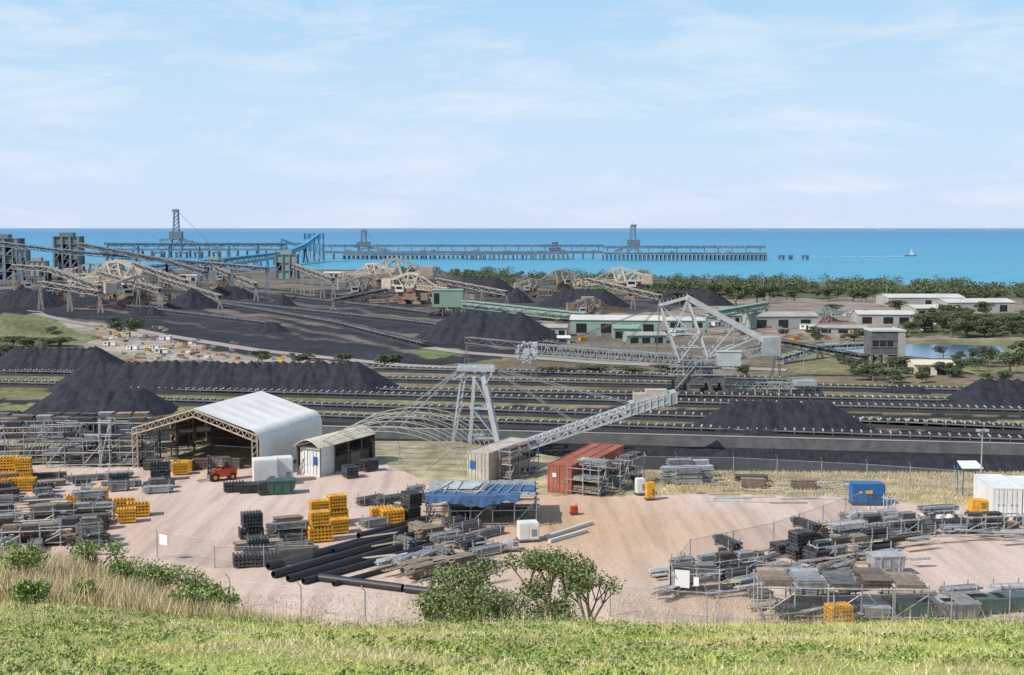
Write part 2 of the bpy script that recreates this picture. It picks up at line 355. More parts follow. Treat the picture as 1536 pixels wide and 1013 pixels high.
# ------------------------------------------------ coal piles
def coal(x0,x1,ytop,yb0,yb1=None,slope=.65,cap=None,label='long black coal stockpile with rippled flanks'):
    yb1=yb1 if yb1 else yb0
    F0,F1=G(x0,yb0),G(x1,yb1); m=(F0+F1)/2; lo,hi=.3,60
    for _ in range(30):
        h=(lo+hi)/2
        if proj((m.x,m.y+h/slope,m.z+h))[1]<ytop: hi=h
        else: lo=h
    h=(lo+hi)/2; r=h/slope; a=(F1-F0); L=a.length; a.z=0; a.normalize(); n=Vector((-a.y,a.x,0))
    if n.y<0: n=-n
    r=min(r,L/2*1.0)
    if L<2*h/slope*1.02: slope=min(.85,h/r); h=r*slope
    base=min(F0.z,F1.z); k=max(1,int((L-2*r)/(r*.19))+1)
    NS=int(min(420,max(60,L/r*40))); NT=60
    S,T=np.meshgrid(np.linspace(-.1*r,L+.1*r,NS),np.linspace(-.1*r,2.1*r,NT),indexing='ij')
    Z=np.full(S.shape,-5.0); ph=random.uniform(0,6)
    for i in range(k):
        sx=r+(L-2*r)*(i/(k-1) if k>1 else .5)+(random.uniform(-.05,.05)*r if k>1 else 0); ty=r*(1+random.uniform(-.04,.04)); hh=h*random.uniform(.97,1.03)*(1+.02*math.sin(i*.35+ph))
        dd=np.hypot(S-sx,T-ty); an=np.arctan2(T-ty,S-sx); p1=random.uniform(0,6)
        rip=.015*hh*np.sin(an*13+p1)*np.clip(dd/r*1.5,0,1)
        Z=np.maximum(Z,hh-slope*dd*(1+.04*np.sin(an*5+p1))+rip)
    if cap: Z=np.minimum(Z,h*cap+.02*h*np.sin(S*5/r)+.015*h*np.sin(S*11/r+T/r*4))
    gl=np.sin(S/r*9+ph+1.5*np.sin(S/r*2.3))*.5+np.sin(S/r*23+T/r*1.3)*.3
    Z+=.03*h*gl*np.clip(np.abs(T-r)/r*2,0,1)*np.clip(Z/h*4,0,1)
    Z+=rng.normal(0,.007*h,S.shape)
    X=F0.x+a.x*S+n.x*T-m.x; Y=F0.y+a.y*S+n.y*T-m.y; HG=hgt(X+m.x,Y+m.y)-base
    Z=np.maximum(Z,HG-.5)
    Vv=np.stack([X,Y,Z],-1).reshape(-1,3); ix=np.arange(NS*NT).reshape(NS,NT)
    Q=np.stack([ix[:-1,:-1],ix[1:,:-1],ix[1:,1:],ix[:-1,1:]],-1).reshape(-1,4)
    zz=(Z-HG).reshape(-1); keep=(zz[Q]>-.3).any(1); me=npmesh('coal_pile',Vv,4,M_coal,Q[keep])
    link('coal_pile',me,(m.x,m.y,base),label=label,category='coal pile',group='coal stockpiles in the yard')
for c in [(-60,185,519,563),(42,592,541,590,594),(-60,42,616,634),(1036,1324,600,654,658),(1428,1640,567,614,616),
          (598,822,467,514,522),(228,324,431,464,464),(292,382,429,450),(398,442,437,460),(635,742,412,436,440),(748,802,429,455),
          (792,925,431,460,463),(955,1078,431,456,460),(50,105,414,440),(-40,90,434,462,462),(366,432,483,499),(180,246,460,475),(85,165,446,462),(1320,1400,580,590,592)]:
    coal(*c)
coal(8,244,572,628,cap=.74,label='flat topped black coal mound with serrated rim')
coal(885,1120,672,684,689,slope=.5,label='low ridge of spilled coal below a concrete wall')
coal(1060,1300,676,694,699,slope=.5,label='low ridge of spilled coal below a concrete wall')
coal(1250,1700,684,701,708,slope=.5,label='low ridge of spilled coal below a concrete wall')
# ------------------------------------------------ wall
A=G(440,654); B=G(1800,690); n=44
root=thing('retaining_wall',A,label='long low grey concrete wall beside the coal',category='wall')
mb=MB(); cp=MB()
for i in range(n):
    p=A.lerp(B,i/n); q=A.lerp(B,(i+.997)/n); hh=2.5
    mb.beam(p+Vector((0,0,hh/2)),q+Vector((0,0,hh/2)),.4,hh)
cp.beam(A+Vector((0,0,2.6)),B+Vector((0,0,2.6)),.55,.18)
part(root,mb,'panel',M_conc,True); part(root,cp,'coping',M_wallc,True)
# ------------------------------------------------ yard conveyors
def conveyor(p0,p1,w=2.0,sp=2.2,h=1.3,berm=True,lab='long ground conveyor with pale idlers on a dark berm'):
    A,B=G(*p0),G(*p1); L=(B-A).length; d=(B-A).normalized(); nr=Vector((-d.y,d.x,0)).normalized()
    def gp(t,off): q=A.lerp(B,t); return Vector((q.x,q.y,H(q.x,q.y)+off))
    root=thing('belt_conveyor',A,label=lab,category='conveyor',group='stockyard conveyors')
    f,b,i_=MB(),MB(),MB(); seg=max(2,int(L/25))
    for k in range(seg):
        p,q=gp(k/seg,h),gp((k+1)/seg,h)
        f.beam(p-nr*w/2,q-nr*w/2,.2,.3); f.beam(p+nr*w/2,q+nr*w/2,.2,.3); b.beam(p+Vector((0,0,.3)),q+Vector((0,0,.3)),w*.8,.12)
        if berm:
            b.prism([gp(k/seg,-.3)-nr*4,gp(k/seg,-.3)+nr*4,gp(k/seg,.6)+nr*2.2,gp(k/seg,.6)-nr*2.2],gp((k+1)/seg,-.3)-gp(k/seg,-.3))
    m=int(L/sp)
    for k in range(m):
        p=gp(k/m,h); i_.beam(p-nr*w*.55+Vector((0,0,.45)),p-nr*w*.2+Vector((0,0,.25)),.4,.35); i_.beam(p+nr*w*.55+Vector((0,0,.45)),p+nr*w*.2+Vector((0,0,.25)),.4,.35)
        if k%2==0: f.beam(gp(k/m,-.2)-nr*w/2,p-nr*w/2,.15); f.beam(gp(k/m,-.2)+nr*w/2,p+nr*w/2,.15)
    part(root,f,'frame',M_conv,True); part(root,b,'belt',M_belt,True); part(root,i_,'idler_row',M_idl,True,kind='stuff')
for a,b in (((-80,560),(1700,594)),((-80,577),(1700,611)),((180,588),(1700,625)),((200,604),(1700,651)),((440,628),(1700,672)),((560,556),(1180,574)),((1280,636),(1700,657))):
    conveyor(a,b)
for a,b in (((200,438),(840,521)),((330,433),(660,473)),((-40,438),(240,466)),((320,456),(640,522)),((560,462),(650,474)),((430,424),(620,436)),((700,440),(1000,455)),((130,455),(420,492)),((300,426),(560,448)),((740,470),(870,486))):
    conveyor(a,b,3,4,2,lab='long stockyard conveyor crossing dark coal ground')
def gallery(pts,w,h,n,m,legs=True,lab='elevated conveyor gallery on trestle legs',roof=None,r=.35):
    root=thing('conveyor_gallery',(pts[0].x,pts[0].y,H(pts[0].x,pts[0].y)),label=lab,category='conveyor',group='elevated conveyor galleries')
    t,bl=MB(),MB()
    for a,b in zip(pts[:-1],pts[1:]):
        k=max(2,int((b-a).length/n)); t.truss(a,b,w,h,k,r)
        bl.beam(a+Vector((0,0,h*.1)),b+Vector((0,0,h*.1)),w*.7,h*.35)
        if roof: bl.beam(a+Vector((0,0,h*.55)),b+Vector((0,0,h*.55)),w*1.05,.2)
        if legs:
            kk=max(1,int((b-a).length/(n*4)))
            for i in range(kk+1):
                q=a.lerp(b,i/kk); g=max(H(q.x,q.y),-46); l=MB()
                for s_ in (-1,1): l.beam((q.x-w*.5,q.y+s_*w*.4,g),(q.x,q.y+s_*w*.4,q.z-h/2),r*1.1); l.beam((q.x+w*.5,q.y+s_*w*.4,g),(q.x,q.y+s_*w*.4,q.z-h/2),r*1.1)
                l.beam((q.x,q.y-w*.4,q.z-h/2),(q.x,q.y+w*.4,q.z-h/2),r); l.beam((q.x-w*.25,q.y-w*.4,(g+q.z)/2),(q.x+w*.25,q.y+w*.4,(g+q.z)/2),r*.8)
                part(root,l,'trestle',m,True)
    part(root,t,'truss',m,True); part(root,bl,'belt',roof or M_belt,True)
gallery([W(-30,362,1150),W(90,377,1120),W(250,391,1080),W(400,404,1000)],4,4,10,M_jet,r=.5)
gallery([W(20,400,980),W(75,404,960),W(150,432,850)],3.5,3.5,10,M_gal,r=.5)
gallery([W(118,367,1120),W(250,392,1050),W(310,410,1000)],3.5,3.5,10,M_conv,r=.5)
gallery([W(200,396,1000),W(280,424,930)],3.5,3.5,10,M_gal,r=.5)
gallery([W(322,402,1100),W(384,428,980)],3.5,3.5,10,M_gal,r=.5)
gallery([W(440,398,1150),W(500,420,1000)],3.5,3.5,10,M_gal,r=.5)
gallery([W(695,456,700),W(880,476,640)],4,4,8,M_gsh,roof=M_gsh,r=.3)
gallery([W(1165,513,400),W(1300,538,400)],3,2.4,4,M_machd,r=.25)
gallery([W(1170,540,440),W(1230,522,460),W(1305,518,470)],2.5,2.2,4,M_machl,r=.22)
gallery([W(1060,474,560),W(1150,458,620)],3,3,6,M_gsh,roof=M_gsh,r=.3)
gallery([W(500,452,800),W(580,436,820)],3,3,8,M_gal,r=.4)
gallery([W(800,520,400),W(700,510,420)],2,2,5,M_conv,r=.2)
gallery([W(655,420,950),W(760,440,860)],3,3,8,M_gal,r=.4)
gallery([W(60,425,800),W(150,440,760)],3,3,8,M_gal,r=.4)
gallery([W(150,410,900),W(240,436,800)],3,3,8,M_gal,r=.4)
gallery([W(240,418,950),W(330,446,820)],3,3,8,M_gal,r=.4)
gallery([W(880,420,900),W(990,446,780)],3,3,8,M_gal,r=.4)
# ------------------------------------------------ transfer towers
def tower(x0,x1,yt,yb,depth,nf,mc,lab,name='transfer_tower'):
    g=G((x0+x1)/2,yb); Y=g.y; a=W(x0,yb,Y); b=W(x1,yt,Y); w=b.x-a.x; h=b.z-g.z
    root=thing(name,(a.x+w/2,Y,g.z),label=lab,category='tower',group='transfer towers')
    fr,pn,dk=MB(),MB(),MB(); fh=h/nf; t=w*.04
    for i in range(4):
        x=-w/2+w*i/3
        for y in (0,depth): fr.box(x-t,x+t,y-t,y+t,0,h)
    for k in range(nf+1): fr.box(-w/2-t,w/2+t,-t*1.2,depth+t*1.2,k*fh-.3,k*fh+.2)
    for k in range(nf):
        z=k*fh
        for i in range(3):
            x0_=-w/2+w*i/3+t; x1_=-w/2+w*(i+1)/3-t
            if random.random()<.55 or k==nf-1: pn.box(x0_,x1_,t*.3,t*.8,z+.25,z+fh-.35)
            else: fr.beam((x0_,0,z),(x1_,0,z+fh),t)
        if k>0:
            pn.box(-w/2+t*.1,-w/2+t*.8,t,depth-t,z+.25,z+fh-.35); pn.box(w/2-t*.8,w/2-t*.1,t,depth-t,z+.25,z+fh-.35)
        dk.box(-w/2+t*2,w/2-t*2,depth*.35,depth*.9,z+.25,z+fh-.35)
    pn.box(-w*.3,w*.25,depth*.2,depth*.8,h+.2,h+fh*.5)
    part(root,fr,'frame',M_jet,False); part(root,pn,'cladding',mc); part(root,dk,'machinery',M_glass_shade)
tower(-30,24,358,420,22,5,M_gdk,'tall green-grey conveyor transfer tower with open floors')
tower(20,38,375,421,14,4,M_gdk,'narrow green-grey transfer tower with open floors')
tower(82,117,355,412,20,5,M_gdk,'tall green-grey conveyor transfer tower with open floors')
tower(43,66,392,425,14,3,M_gal,'small tan transfer house with open frame')
tower(306,334,390,416,14,3,M_gsh,'small green transfer house beside conveyors')
tower(414,444,382,418,16,3,M_gsh,'pale green transfer house at the shore')
tower(866,900,452,476,10,2,M_gal,'small tan transfer house with open frame')
g=G(671,474); root=thing('drive_house',g,label='green clad drive house on steel legs',category='building'); k=g.y/F; m=MB(); m.box(-23*k,23*k,0,14,13*k,38*k); m.box(-23.5*k,23.5*k,-.3,14.3,38*k,39*k); part(root,m,'cladding',M_gsh)
m=MB(); [m.box(x*k-.4,x*k+.4,y,y+.8,0,13*k) for x in (-21,-7,7,21) for y in (.5,12)]; m.beam((-21*k,.9,0),(-7*k,.9,13*k),.5); m.beam((21*k,.9,0),(7*k,.9,13*k),.5); part(root,m,'leg_frame',M_conv)
m=MB(); m.box(-20*k,-12*k,-.1,-.02,18*k,34*k); part(root,m,'opening_shade',M_glass_shade)  # flat dark panel on the wall, painted shade of an opening
g=G(1331,552); k=g.y/F; root=thing('bin_house',g,label='dark steel bin house with pale end wall on legs',category='building'); m=MB(); m.box(-25*k,15*k,0,9,20*k,54*k); part(root,m,'bin_wall',M_machd)
m=MB(); m.box(15*k,26*k,-.1,9.1,14*k,55*k); part(root,m,'end_wall',M_wallc); m=MB(); m.box(-26*k,27*k,-.4,9.4,55*k,57.5*k); part(root,m,'roof',M_roof)
m=MB(); [m.box(x*k-.25,x*k+.25,y,y+.5,0,20*k) for x in (-24,-11,2,14) for y in (.2,8)]; m.beam((-24*k,.4,0),(-11*k,.4,20*k),.3); m.beam((14*k,.4,0),(2*k,.4,20*k),.3); [m.box(-25.5*k,14*k,-.25,-.05,z*k,z*k+.25) for z in (20,31,42)]; part(root,m,'leg_frame',M_conv)
m=MB(); [m.box(x*k,x*k+8*k,-.12,-.03,33*k,41*k) for x in (-23,-12,-1)]; part(root,m,'opening_shade',M_glass_shade)  # dark panels laid on the bin wall in place of shaded openings
# ------------------------------------------------ machines
def wheel(mb,c,r,w,n=12):
    for i in range(24):
        t=2*math.pi*i/24; t2=2*math.pi*(i+1)/24
        p=c+Vector((math.cos(t)*r*.8,0,math.sin(t)*r*.8)); q=c+Vector((math.cos(t2)*r*.8,0,math.sin(t2)*r*.8))
        mb.beam(p,q,w,r*.12)
    for i in range(n):
        t=2*math.pi*i/n; e=Vector((math.cos(t),0,math.sin(t))); s_=Vector((-math.sin(t),0,math.cos(t)))
        mb.beam(c+e*r*.15,c+e*r*.8,w*.4,r*.14)
        k=c+e*r*.92; mb.prism([k-e*r*.14-s_*r*.12+Vector((0,-w/2,0)),k+e*r*.1-s_*r*.14+Vector((0,-w/2,0)),k+e*r*.14+s_*r*.08+Vector((0,-w/2,0)),k-e*r*.14+s_*r*.1+Vector((0,-w/2,0))],(0,w,0))
    mb.tube(c-Vector((0,w*.8,0)),c+Vector((0,w*.8,0)),r*.3,14)
Y0=G(1050,594).y
def U(px,py,dy=0): v=W(px,py,Y0); v.y+=dy; return v
def UX(px): return W(px,545,Y0).x
g0=G(1050,594); root=thing('bucket_wheel_reclaimer',g0,label='grey bucket wheel stacker reclaimer with long lattice boom on rails',category='mining machine')
bm=MB(); bm.truss(U(803,524),U(1040,541),3.2,3.0,26,.36); bm.truss(U(1040,541),U(1060,545),3.2,3.0,2,.3)
for i in range(0,24): 
    p=U(806+i*9.6,517+i*.7,-1.7); bm.beam(p,p+Vector((0,0,1.3)),.1)
bm.beam(U(806,511,-1.7),U(1040,529,-1.7),.1)
part(root,bm,'boom',M_mach,True)
bb=MB(); bb.beam(U(803,523),U(1040,540),1.6,.5); part(root,bb,'boom_belt',M_machd,True)
bw=MB(); wheel(bw,U(790,528,-1.2),3.2,1.5,10); bw.box(UX(797),UX(806),Y0-1.8,Y0+1.8,U(0,534).z,U(0,514).z); part(root,bw,'bucket_wheel',M_machl,True)
ms=MB()
for dy in (-2.6,2.6):
    ms.beam(U(990,458,dy*.5),U(1030,447,dy*.5),.6); ms.beam(U(990,458,dy*.5),U(1018,542,dy),.5); ms.beam(U(1030,447,dy*.5),U(1060,535,dy),.6)
    ms.beam(U(990,458,dy*.5),U(1028,490,dy*.8),.3); ms.beam(U(1032,449,dy*.5),U(1010,500,dy*.8),.3)
    ms.beam(U(1004,500,dy),U(1048,500,dy),.35); ms.beam(U(1048,500,dy),U(1018,540,dy),.35); ms.beam(U(1012,520,dy),U(1054,520,dy),.3)
    ms.beam(U(1030,446,dy*.7),U(1152,514,dy),.9,1.6)
    ms.beam(U(1060,535,dy),U(1100,488,dy),.35); ms.beam(U(1060,535,dy),U(1130,506,dy),.35)
for q in ((990,458),(1030,447),(1004,500),(1048,500),(1060,464),(1090,481),(1120,497),(1150,513)): ms.beam(U(*q,-2.4),U(*q,2.4),.4)
for i in range(8):
    p=U(988+i*6,457.5-i*1.6,-1.5); ms.beam(p,p+Vector((0,0,1.3)),.09)
part(root,ms,'mast',M_machl,True)
cw=MB(); cw.truss(U(1040,548),U(1165,520),4.5,2.2,12,.3); cw.box(UX(1140),UX(1167),Y0-3.4,Y0+3.4,U(0,532).z,U(0,505).z); part(root,cw,'counterweight',M_mach,True)
st=MB()
for dy in (-1.5,1.5):
    for q in ((835,518),(930,524),(985,529)): st.beam(U(990,458,dy),U(*q,dy),.16)
    st.beam(U(990,457,dy),U(1150,500,dy),.14)
part(root,st,'stay_rope',M_machd,True)
hs=MB(); hs.box(UX(1073),UX(1107),Y0-4.5,Y0-1,U(0,547).z,U(0,526).z); hs.box(UX(1071),UX(1109),Y0-4.7,Y0-.8,U(0,526).z,U(0,525).z); part(root,hs,'machine_house',M_machl,True)
un=MB(); un.tube(U(1048,566),U(1048,552),4.2,20); un.box(UX(1020),UX(1080),Y0-3,Y0+3,U(0,552).z,U(0,546).z)
un.box(UX(1015),UX(1085),Y0-4,Y0+4,U(0,572).z,U(0,565).z)
for x in (1012,1030,1062,1082):
    for dy in (-4,4):
        un.beam(U(x,572,dy),U(x,588,dy),.8); un.box(UX(x-8),UX(x+8),Y0+dy-.5,Y0+dy+.5,U(0,590).z,U(0,584).z)
        for k in (-6,-2,2,6): un.tube(U(x+k,591,dy-.3),U(x+k,591,dy+.3),.5,10)
part(root,un,'undercarriage',M_machd,True)
rl=MB()
for yy in (560,548,538):
    for i in range(14):
        p=U(1000+i*7,yy,-4.2); rl.beam(p,p+Vector((0,0,1.2)),.1)
    rl.beam(U(1000,yy-6,-4.2),U(1095,yy-6,-4.2),.1); rl.beam(U(1000,yy,-4.2),U(1095,yy,-4.2),.3)
for i in range(6): rl.beam(U(1004+i*6,588-i*7,-4.5),U(1010+i*6,581-i*7,-4.5),.25)
for x in (1004,1022,1040,1076,1092): rl.beam(U(x,562,-4.2),U(x,538,-4.2),.2); rl.beam(U(x,562,-4.2),U(x+10,548,-4.2),.15)
part(root,rl,'walkway',M_mach,True)
tp=MB(); tp.truss(U(1085,578),U(1222,578),3,1.8,16,.28)
for x in range(1095,1225,18): tp.beam(U(x,592,-1.5),U(x,582,-1.5),.35); tp.beam(U(x,592,1.5),U(x,582,1.5),.35)
for i in range(18):
    p=U(1088+i*7.6,572,-1.6); tp.beam(p,p+Vector((0,0,1.2)),.09)
tp.beam(U(1088,566,-1.6),U(1222,566,-1.6),.1); tp.box(UX(1190),UX(1222),Y0-3,Y0+2,U(0,577).z,U(0,570).z)
part(root,tp,'tripper',M_mach,True)
Y0=262.0; g0=Vector((W(710,680,Y0).x,Y0,H(W(710,680,Y0).x,Y0)))
root=thing('coal_stacker',g0,label='pale grey stacker with tall A-frame tower and lattice boom',category='mining machine')
ms=MB()
for dy in (-2.2,2.2):
    ms.beam(U(693,553,dy*.7),U(676,684,dy),.35); ms.beam(U(700,553,dy*.7),U(686,640,dy),.3)
    ms.beam(U(712,558,dy*.7),U(704,684,dy*1.2),.7,.9); ms.beam(U(724,558,dy*.7),U(752,684,dy*1.3),.8,1.1)
    ms.beam(U(707,610,dy),U(738,612,dy),.45); ms.beam(U(704,655,dy),U(747,655,dy),.45); ms.beam(U(710,612,dy),U(744,655,dy),.3); ms.beam(U(711,565,dy),U(738,612,dy),.3)
    ms.beam(U(686,552,dy),U(742,553,dy),.7,.9); ms.beam(U(680,568,dy),U(712,550,dy),.3); ms.beam(U(742,553,dy),U(728,575,dy),.3)
    for i in range(9): a_=i/9; ms.beam(U(693-17*a_,553+131*a_,dy),U(700-14*a_-1,566+118*a_*.7,dy),.18)
for q in ((690,552),(712,552),(738,553),(707,610),(738,612),(704,655),(747,655)): ms.beam(U(*q,-2.2),U(*q,2.2),.5)
for i in range(8):
    p=U(683+i*8,551,-2.4); ms.beam(p,p+Vector((0,0,1)),.07)
ms.beam(U(683,544,-2.4),U(740,545,-2.4),.08)
part(root,ms,'mast',M_machl,True)
bm=MB(); bm.truss(U(752,680),U(1000,597),5.0,1.5,20,.38)
for i in range(21):
    t=i/20; p=U(757+t*240,672-t*80,-2.7); bm.beam(p,p+Vector((0,0,1.1)),.08)
bm.beam(U(757,665,-2.7),U(997,585,-2.7),.1)
part(root,bm,'boom',M_machl,True)
bb=MB(); bb.beam(U(760,676),U(985,600),1.4,.25); part(root,bb,'boom_belt',M_machd,True)
cw=MB(); cw.prism([U(944,622,-2.6),U(1013,603,-2.6),U(1013,586,-2.6),U(944,604,-2.6)],(0,5.2,0)); part(root,cw,'counterweight',M_mach,True)
rb=MB(); [rb.beam(U(944+i*9.8,622-i*2.7,-2.7),U(944+i*9.8,604-i*2.57,-2.7),.3,.2) for i in range(8)]; part(root,rb,'counterweight_rib',M_machl,True)
cc=MB(); cc.box(W(950,590,Y0).x,W(985,590,Y0).x,Y0-1.5,Y0+1.5,U(0,600).z,U(0,590).z); cc.box(W(968,590,Y0).x,W(1000,590,Y0).x,Y0-1.2,Y0+1.2,U(0,593).z,U(0,584).z); part(root,cc,'drive_cover',M_tan,True)
bd=MB(); bd.prism([U(670,690,-3),U(780,690,-3),U(780,676,-3),U(670,672,-3)],(0,6,0)); part(root,bd,'undercarriage',M_machd,True)
st=MB()
for dy in (-1.7,1.7):
    for q in ((945,605),(860,632)): st.beam(U(735,552,dy),U(*q,dy),.13)
    for q in ((600,640),(560,650)): st.beam(U(690,553,dy),U(*q,dy),.13)
part(root,st,'stay_rope',M_mach,True)
def far_machine(px,py,w,flip,mc,lab,yaw=0,wh=True):
    g=G(px,py); s_=g.y/F; k=w*s_/100.0
    root=thing('stacker_reclaimer',g,yaw,label=lab,category='mining machine',group='stackers in the coal yard'); f=-1 if flip else 1
    def v(x,z,y=0): return Vector((f*x*k,y*k,z*k))
    def bx(mb,x0,x1,y0,y1,z0,z1): mb.box(min(f*x0*k,f*x1*k),max(f*x0*k,f*x1*k),y0*k,y1*k,z0*k,z1*k)
    a,b,c,d,e=MB(),MB(),MB(),MB(),MB()
    a.truss(v(-60,22),v(0,26),6*k,6*k,14,1.5*k); a.beam(v(-60,21),v(0,25),4*k,2.4*k)
    for i in range(12): a.beam(v(-58+i*5,25,-3),v(-58+i*5,30,-3),.5*k)
    a.beam(v(-60,29,-3),v(0,32,-3),.6*k)
    for y in (-5,5):
        b.beam(v(-4,24,y),v(-12,44,y*.6),2.8*k); b.beam(v(9,24,y),v(3,46,y*.6),2.8*k); b.beam(v(-14,44,y*.6),v(5,46,y*.6),3.2*k)
        b.beam(v(3,46,y*.6),v(42,33,y),3.4*k); b.beam(v(-12,44,y*.6),v(-42,27,y*.6),1.0*k); b.beam(v(-12,44,y*.6),v(-24,27,y*.6),1.0*k); b.beam(v(8,24,y),v(42,30,y),3*k); b.beam(v(-6,25,y),v(10,25,y),3*k); b.beam(v(22,39,y),v(12,26,y),1.6*k); b.beam(v(-9,36,y*.7),v(6,36,y*.7),1.6*k); b.beam(v(-4,27,y),v(4,36,y*.7),1.2*k); b.beam(v(30,36,y),v(28,28,y),1.4*k); b.beam(v(-8,37,y*.7),v(2,45,y*.6),1.2*k)
    bx(e,32,48,-7,7,22,37); bx(e,33,47,-7.3,-7,24,35)
    for y in (-8,8):
        d.beam(v(-13,2,y),v(-5,20,y*.5),3.4*k); d.beam(v(13,2,y),v(5,20,y*.5),3.4*k); bx(d,-19,-6,y-1.6,y+1.6,0,4); bx(d,6,19,y-1.6,y+1.6,0,4)
        d.beam(v(-11,8,y),v(11,8,y),2.2*k); d.beam(v(-8,14,y*.8),v(8,8,y*.8),1.3*k); d.beam(v(8,14,y*.8),v(-8,8,y*.8),1.3*k)
    d.tube(v(0,18),v(0,24),9*k,12); bx(d,-15,15,-9,9,9,10.5); bx(d,-10,11,-7,7,10.5,17)
    d.truss(v(14,6),v(70,2),6*k,4*k,9,1.3*k); d.beam(v(14,5),v(70,1.5),4*k,1.5*k); d.truss(v(5,19),v(34,6),5*k,4*k,6,1.2*k)
    for i in range(11): d.beam(v(16+i*5,0,-2.5),v(16+i*5,6-i*.35,-2.5),.9*k)
    if wh: wheel(c,v(-63,22,-3),8*k,3.5*k,9); part(root,c,'bucket_wheel',M_tanm)
    part(root,a,'boom',mc); part(root,b,'mast',mc); part(root,d,'undercarriage',M_rust); part(root,e,'counterweight',mc)
    h=MB(); bx(h,10,24,-8.5,-2.5,18,28); part(root,h,'operator_cabin',M_roof)
    h=MB(); bx(h,12,22,-8.7,-8.52,22,26); part(root,h,'window',M_glass_shade)
TL='tan stacker reclaimer with luffing boom beside coal piles'
far_machine(178,449,125,False,M_tanm,TL,-.3); far_machine(210,462,105,True,M_tanm,TL,.5,False)
far_machine(592,444,120,False,M_tanm,TL,.2); far_machine(618,456,100,True,M_tanm,'cream stacker among conveyors in the coal yard',-.4,False)
far_machine(930,448,100,False,M_tanm,'stacker with bucket wheel beside coal piles',-.1); far_machine(838,440,75,False,M_tanm,TL,.5)
far_machine(88,456,75,True,M_gal,TL,.4,False); far_machine(885,482,75,True,M_rust,'rusty stacker among conveyors in the coal yard',.2,False)
far_machine(1240,484,50,False,M_gsh,TL,.2,False); far_machine(665,466,70,True,M_rust,TL,-.2,False); far_machine(545,452,80,True,M_gal,TL,.3,False)
far_machine(140,434,85,True,M_tanm,TL,.2,False); far_machine(245,444,85,False,M_rust,TL,-.5,False); far_machine(560,432,80,False,M_tanm,TL,-.4); far_machine(648,440,85,True,M_tanm,TL,.6,False); far_machine(960,440,75,True,M_tanm,TL,.4,False); far_machine(30,444,70,False,M_gal,TL,.4,False); far_machine(340,430,60,True,M_gal,TL,.3,False); far_machine(800,446,60,True,M_gal,TL,.2,False)
# ------------------------------------------------ jetty
SEA=-45
def jetty(x0,x1,yd,ywl,gal,wid,lab,psp=14):
    Y=P((x0+x1)/2,ywl,SEA).y; a=W(x0,yd,Y); b=W(x1,yd,Y); z=a.z
    root=thing('jetty',((a.x+b.x)/2,Y,SEA),label=lab,category='jetty',group='coal loading jetties')
    d=MB(); d.box(a.x,b.x,Y,Y+wid,z-4,z); d.box(a.x,b.x,Y-.6,Y-.1,z,z+1.8); x=a.x
    i=0
    while x<b.x-16:
        if (i*7)%5<3: d.box(x,x+8+(i*13)%7,Y+2,Y+6,z,z+2+(i*5)%4)
        x+=24; i+=1
    part(root,d,'deck',M_jet,True)
    if gal:
        g=MB(); zz=W(x0,gal,Y).z; g.truss(Vector((a.x,Y+wid*.6,zz)),Vector((b.x,Y+wid*.6,zz)),6,5,max(4,int((b.x-a.x)/12)),1.2); g.beam(Vector((a.x,Y+wid*.6,zz)),Vector((b.x,Y+wid*.6,zz)),5,2.2)
        x=a.x+10
        while x<b.x: g.beam((x,Y+wid*.6,z),(x,Y+wid*.6,zz-2),1.6); x+=30
        part(root,g,'conveyor_gallery',M_jet,True)
    n=min(46,int((b.x-a.x)/psp)+1); base=None
    for i in range(n):
        x=a.x+(b.x-a.x)*i/(n-1)-root.location.x
        if base is None:
            p=MB()
            for y in (2,wid-2): p.tube((0,y,-6),(0,y,z-4-SEA),1.5,8)
            p.beam((0,0,z-4.8-SEA),(0,wid,z-4.8-SEA),2.4,1.6)
            p.beam((0,2,1),(0,wid-2,z-5-SEA),.8); p.beam((-4,2,-6),(0,2,z-4-SEA),1)
            o=part(root,p,'pile_bent',M_jetd); o.location.x=x; base=o
        else:
            o=base.copy(); COL.objects.link(o); o.parent=root; o.location.x=x
    return Y
jetty(905,1150,380,391,371,26,'offshore wharf with conveyor gallery above deck',9)
jetty(470,905,378,389,369,12,'long trestle jetty carrying a conveyor over the sea',22)
jetty(155,470,374,386,366,14,'long trestle jetty with conveyor gallery',22)
jetty(515,720,381,389,None,30,'grey wharf berth standing on piles beside the trestle',10)
jetty(700,852,380,390,None,24,'grey wharf berth standing on piles beside the trestle',10)
for x0,x1 in ((228,246),(262,280),(290,303),(318,330),(1169,1178),(1184,1190),(1204,1214)):
    Y=P(x0,387,SEA).y if x0<500 else P(x0,390,SEA).y
    a,b=W(x0,378 if x0<500 else 383,Y),W(x1,378,Y); m=MB(); m.box(a.x,b.x,Y,Y+14,a.z-4,a.z)
    for x in (a.x+2,b.x-2):
        for y in (2,12): m.tube((x,Y+y,SEA-5),(x,Y+y,a.z-4),1.4,8)
    single(m,'mooring_dolphin',M_jetd,((a.x+b.x)/2,Y,SEA),world=True,label='concrete mooring dolphin on piles in the sea',category='mooring dolphin',group='mooring dolphins')
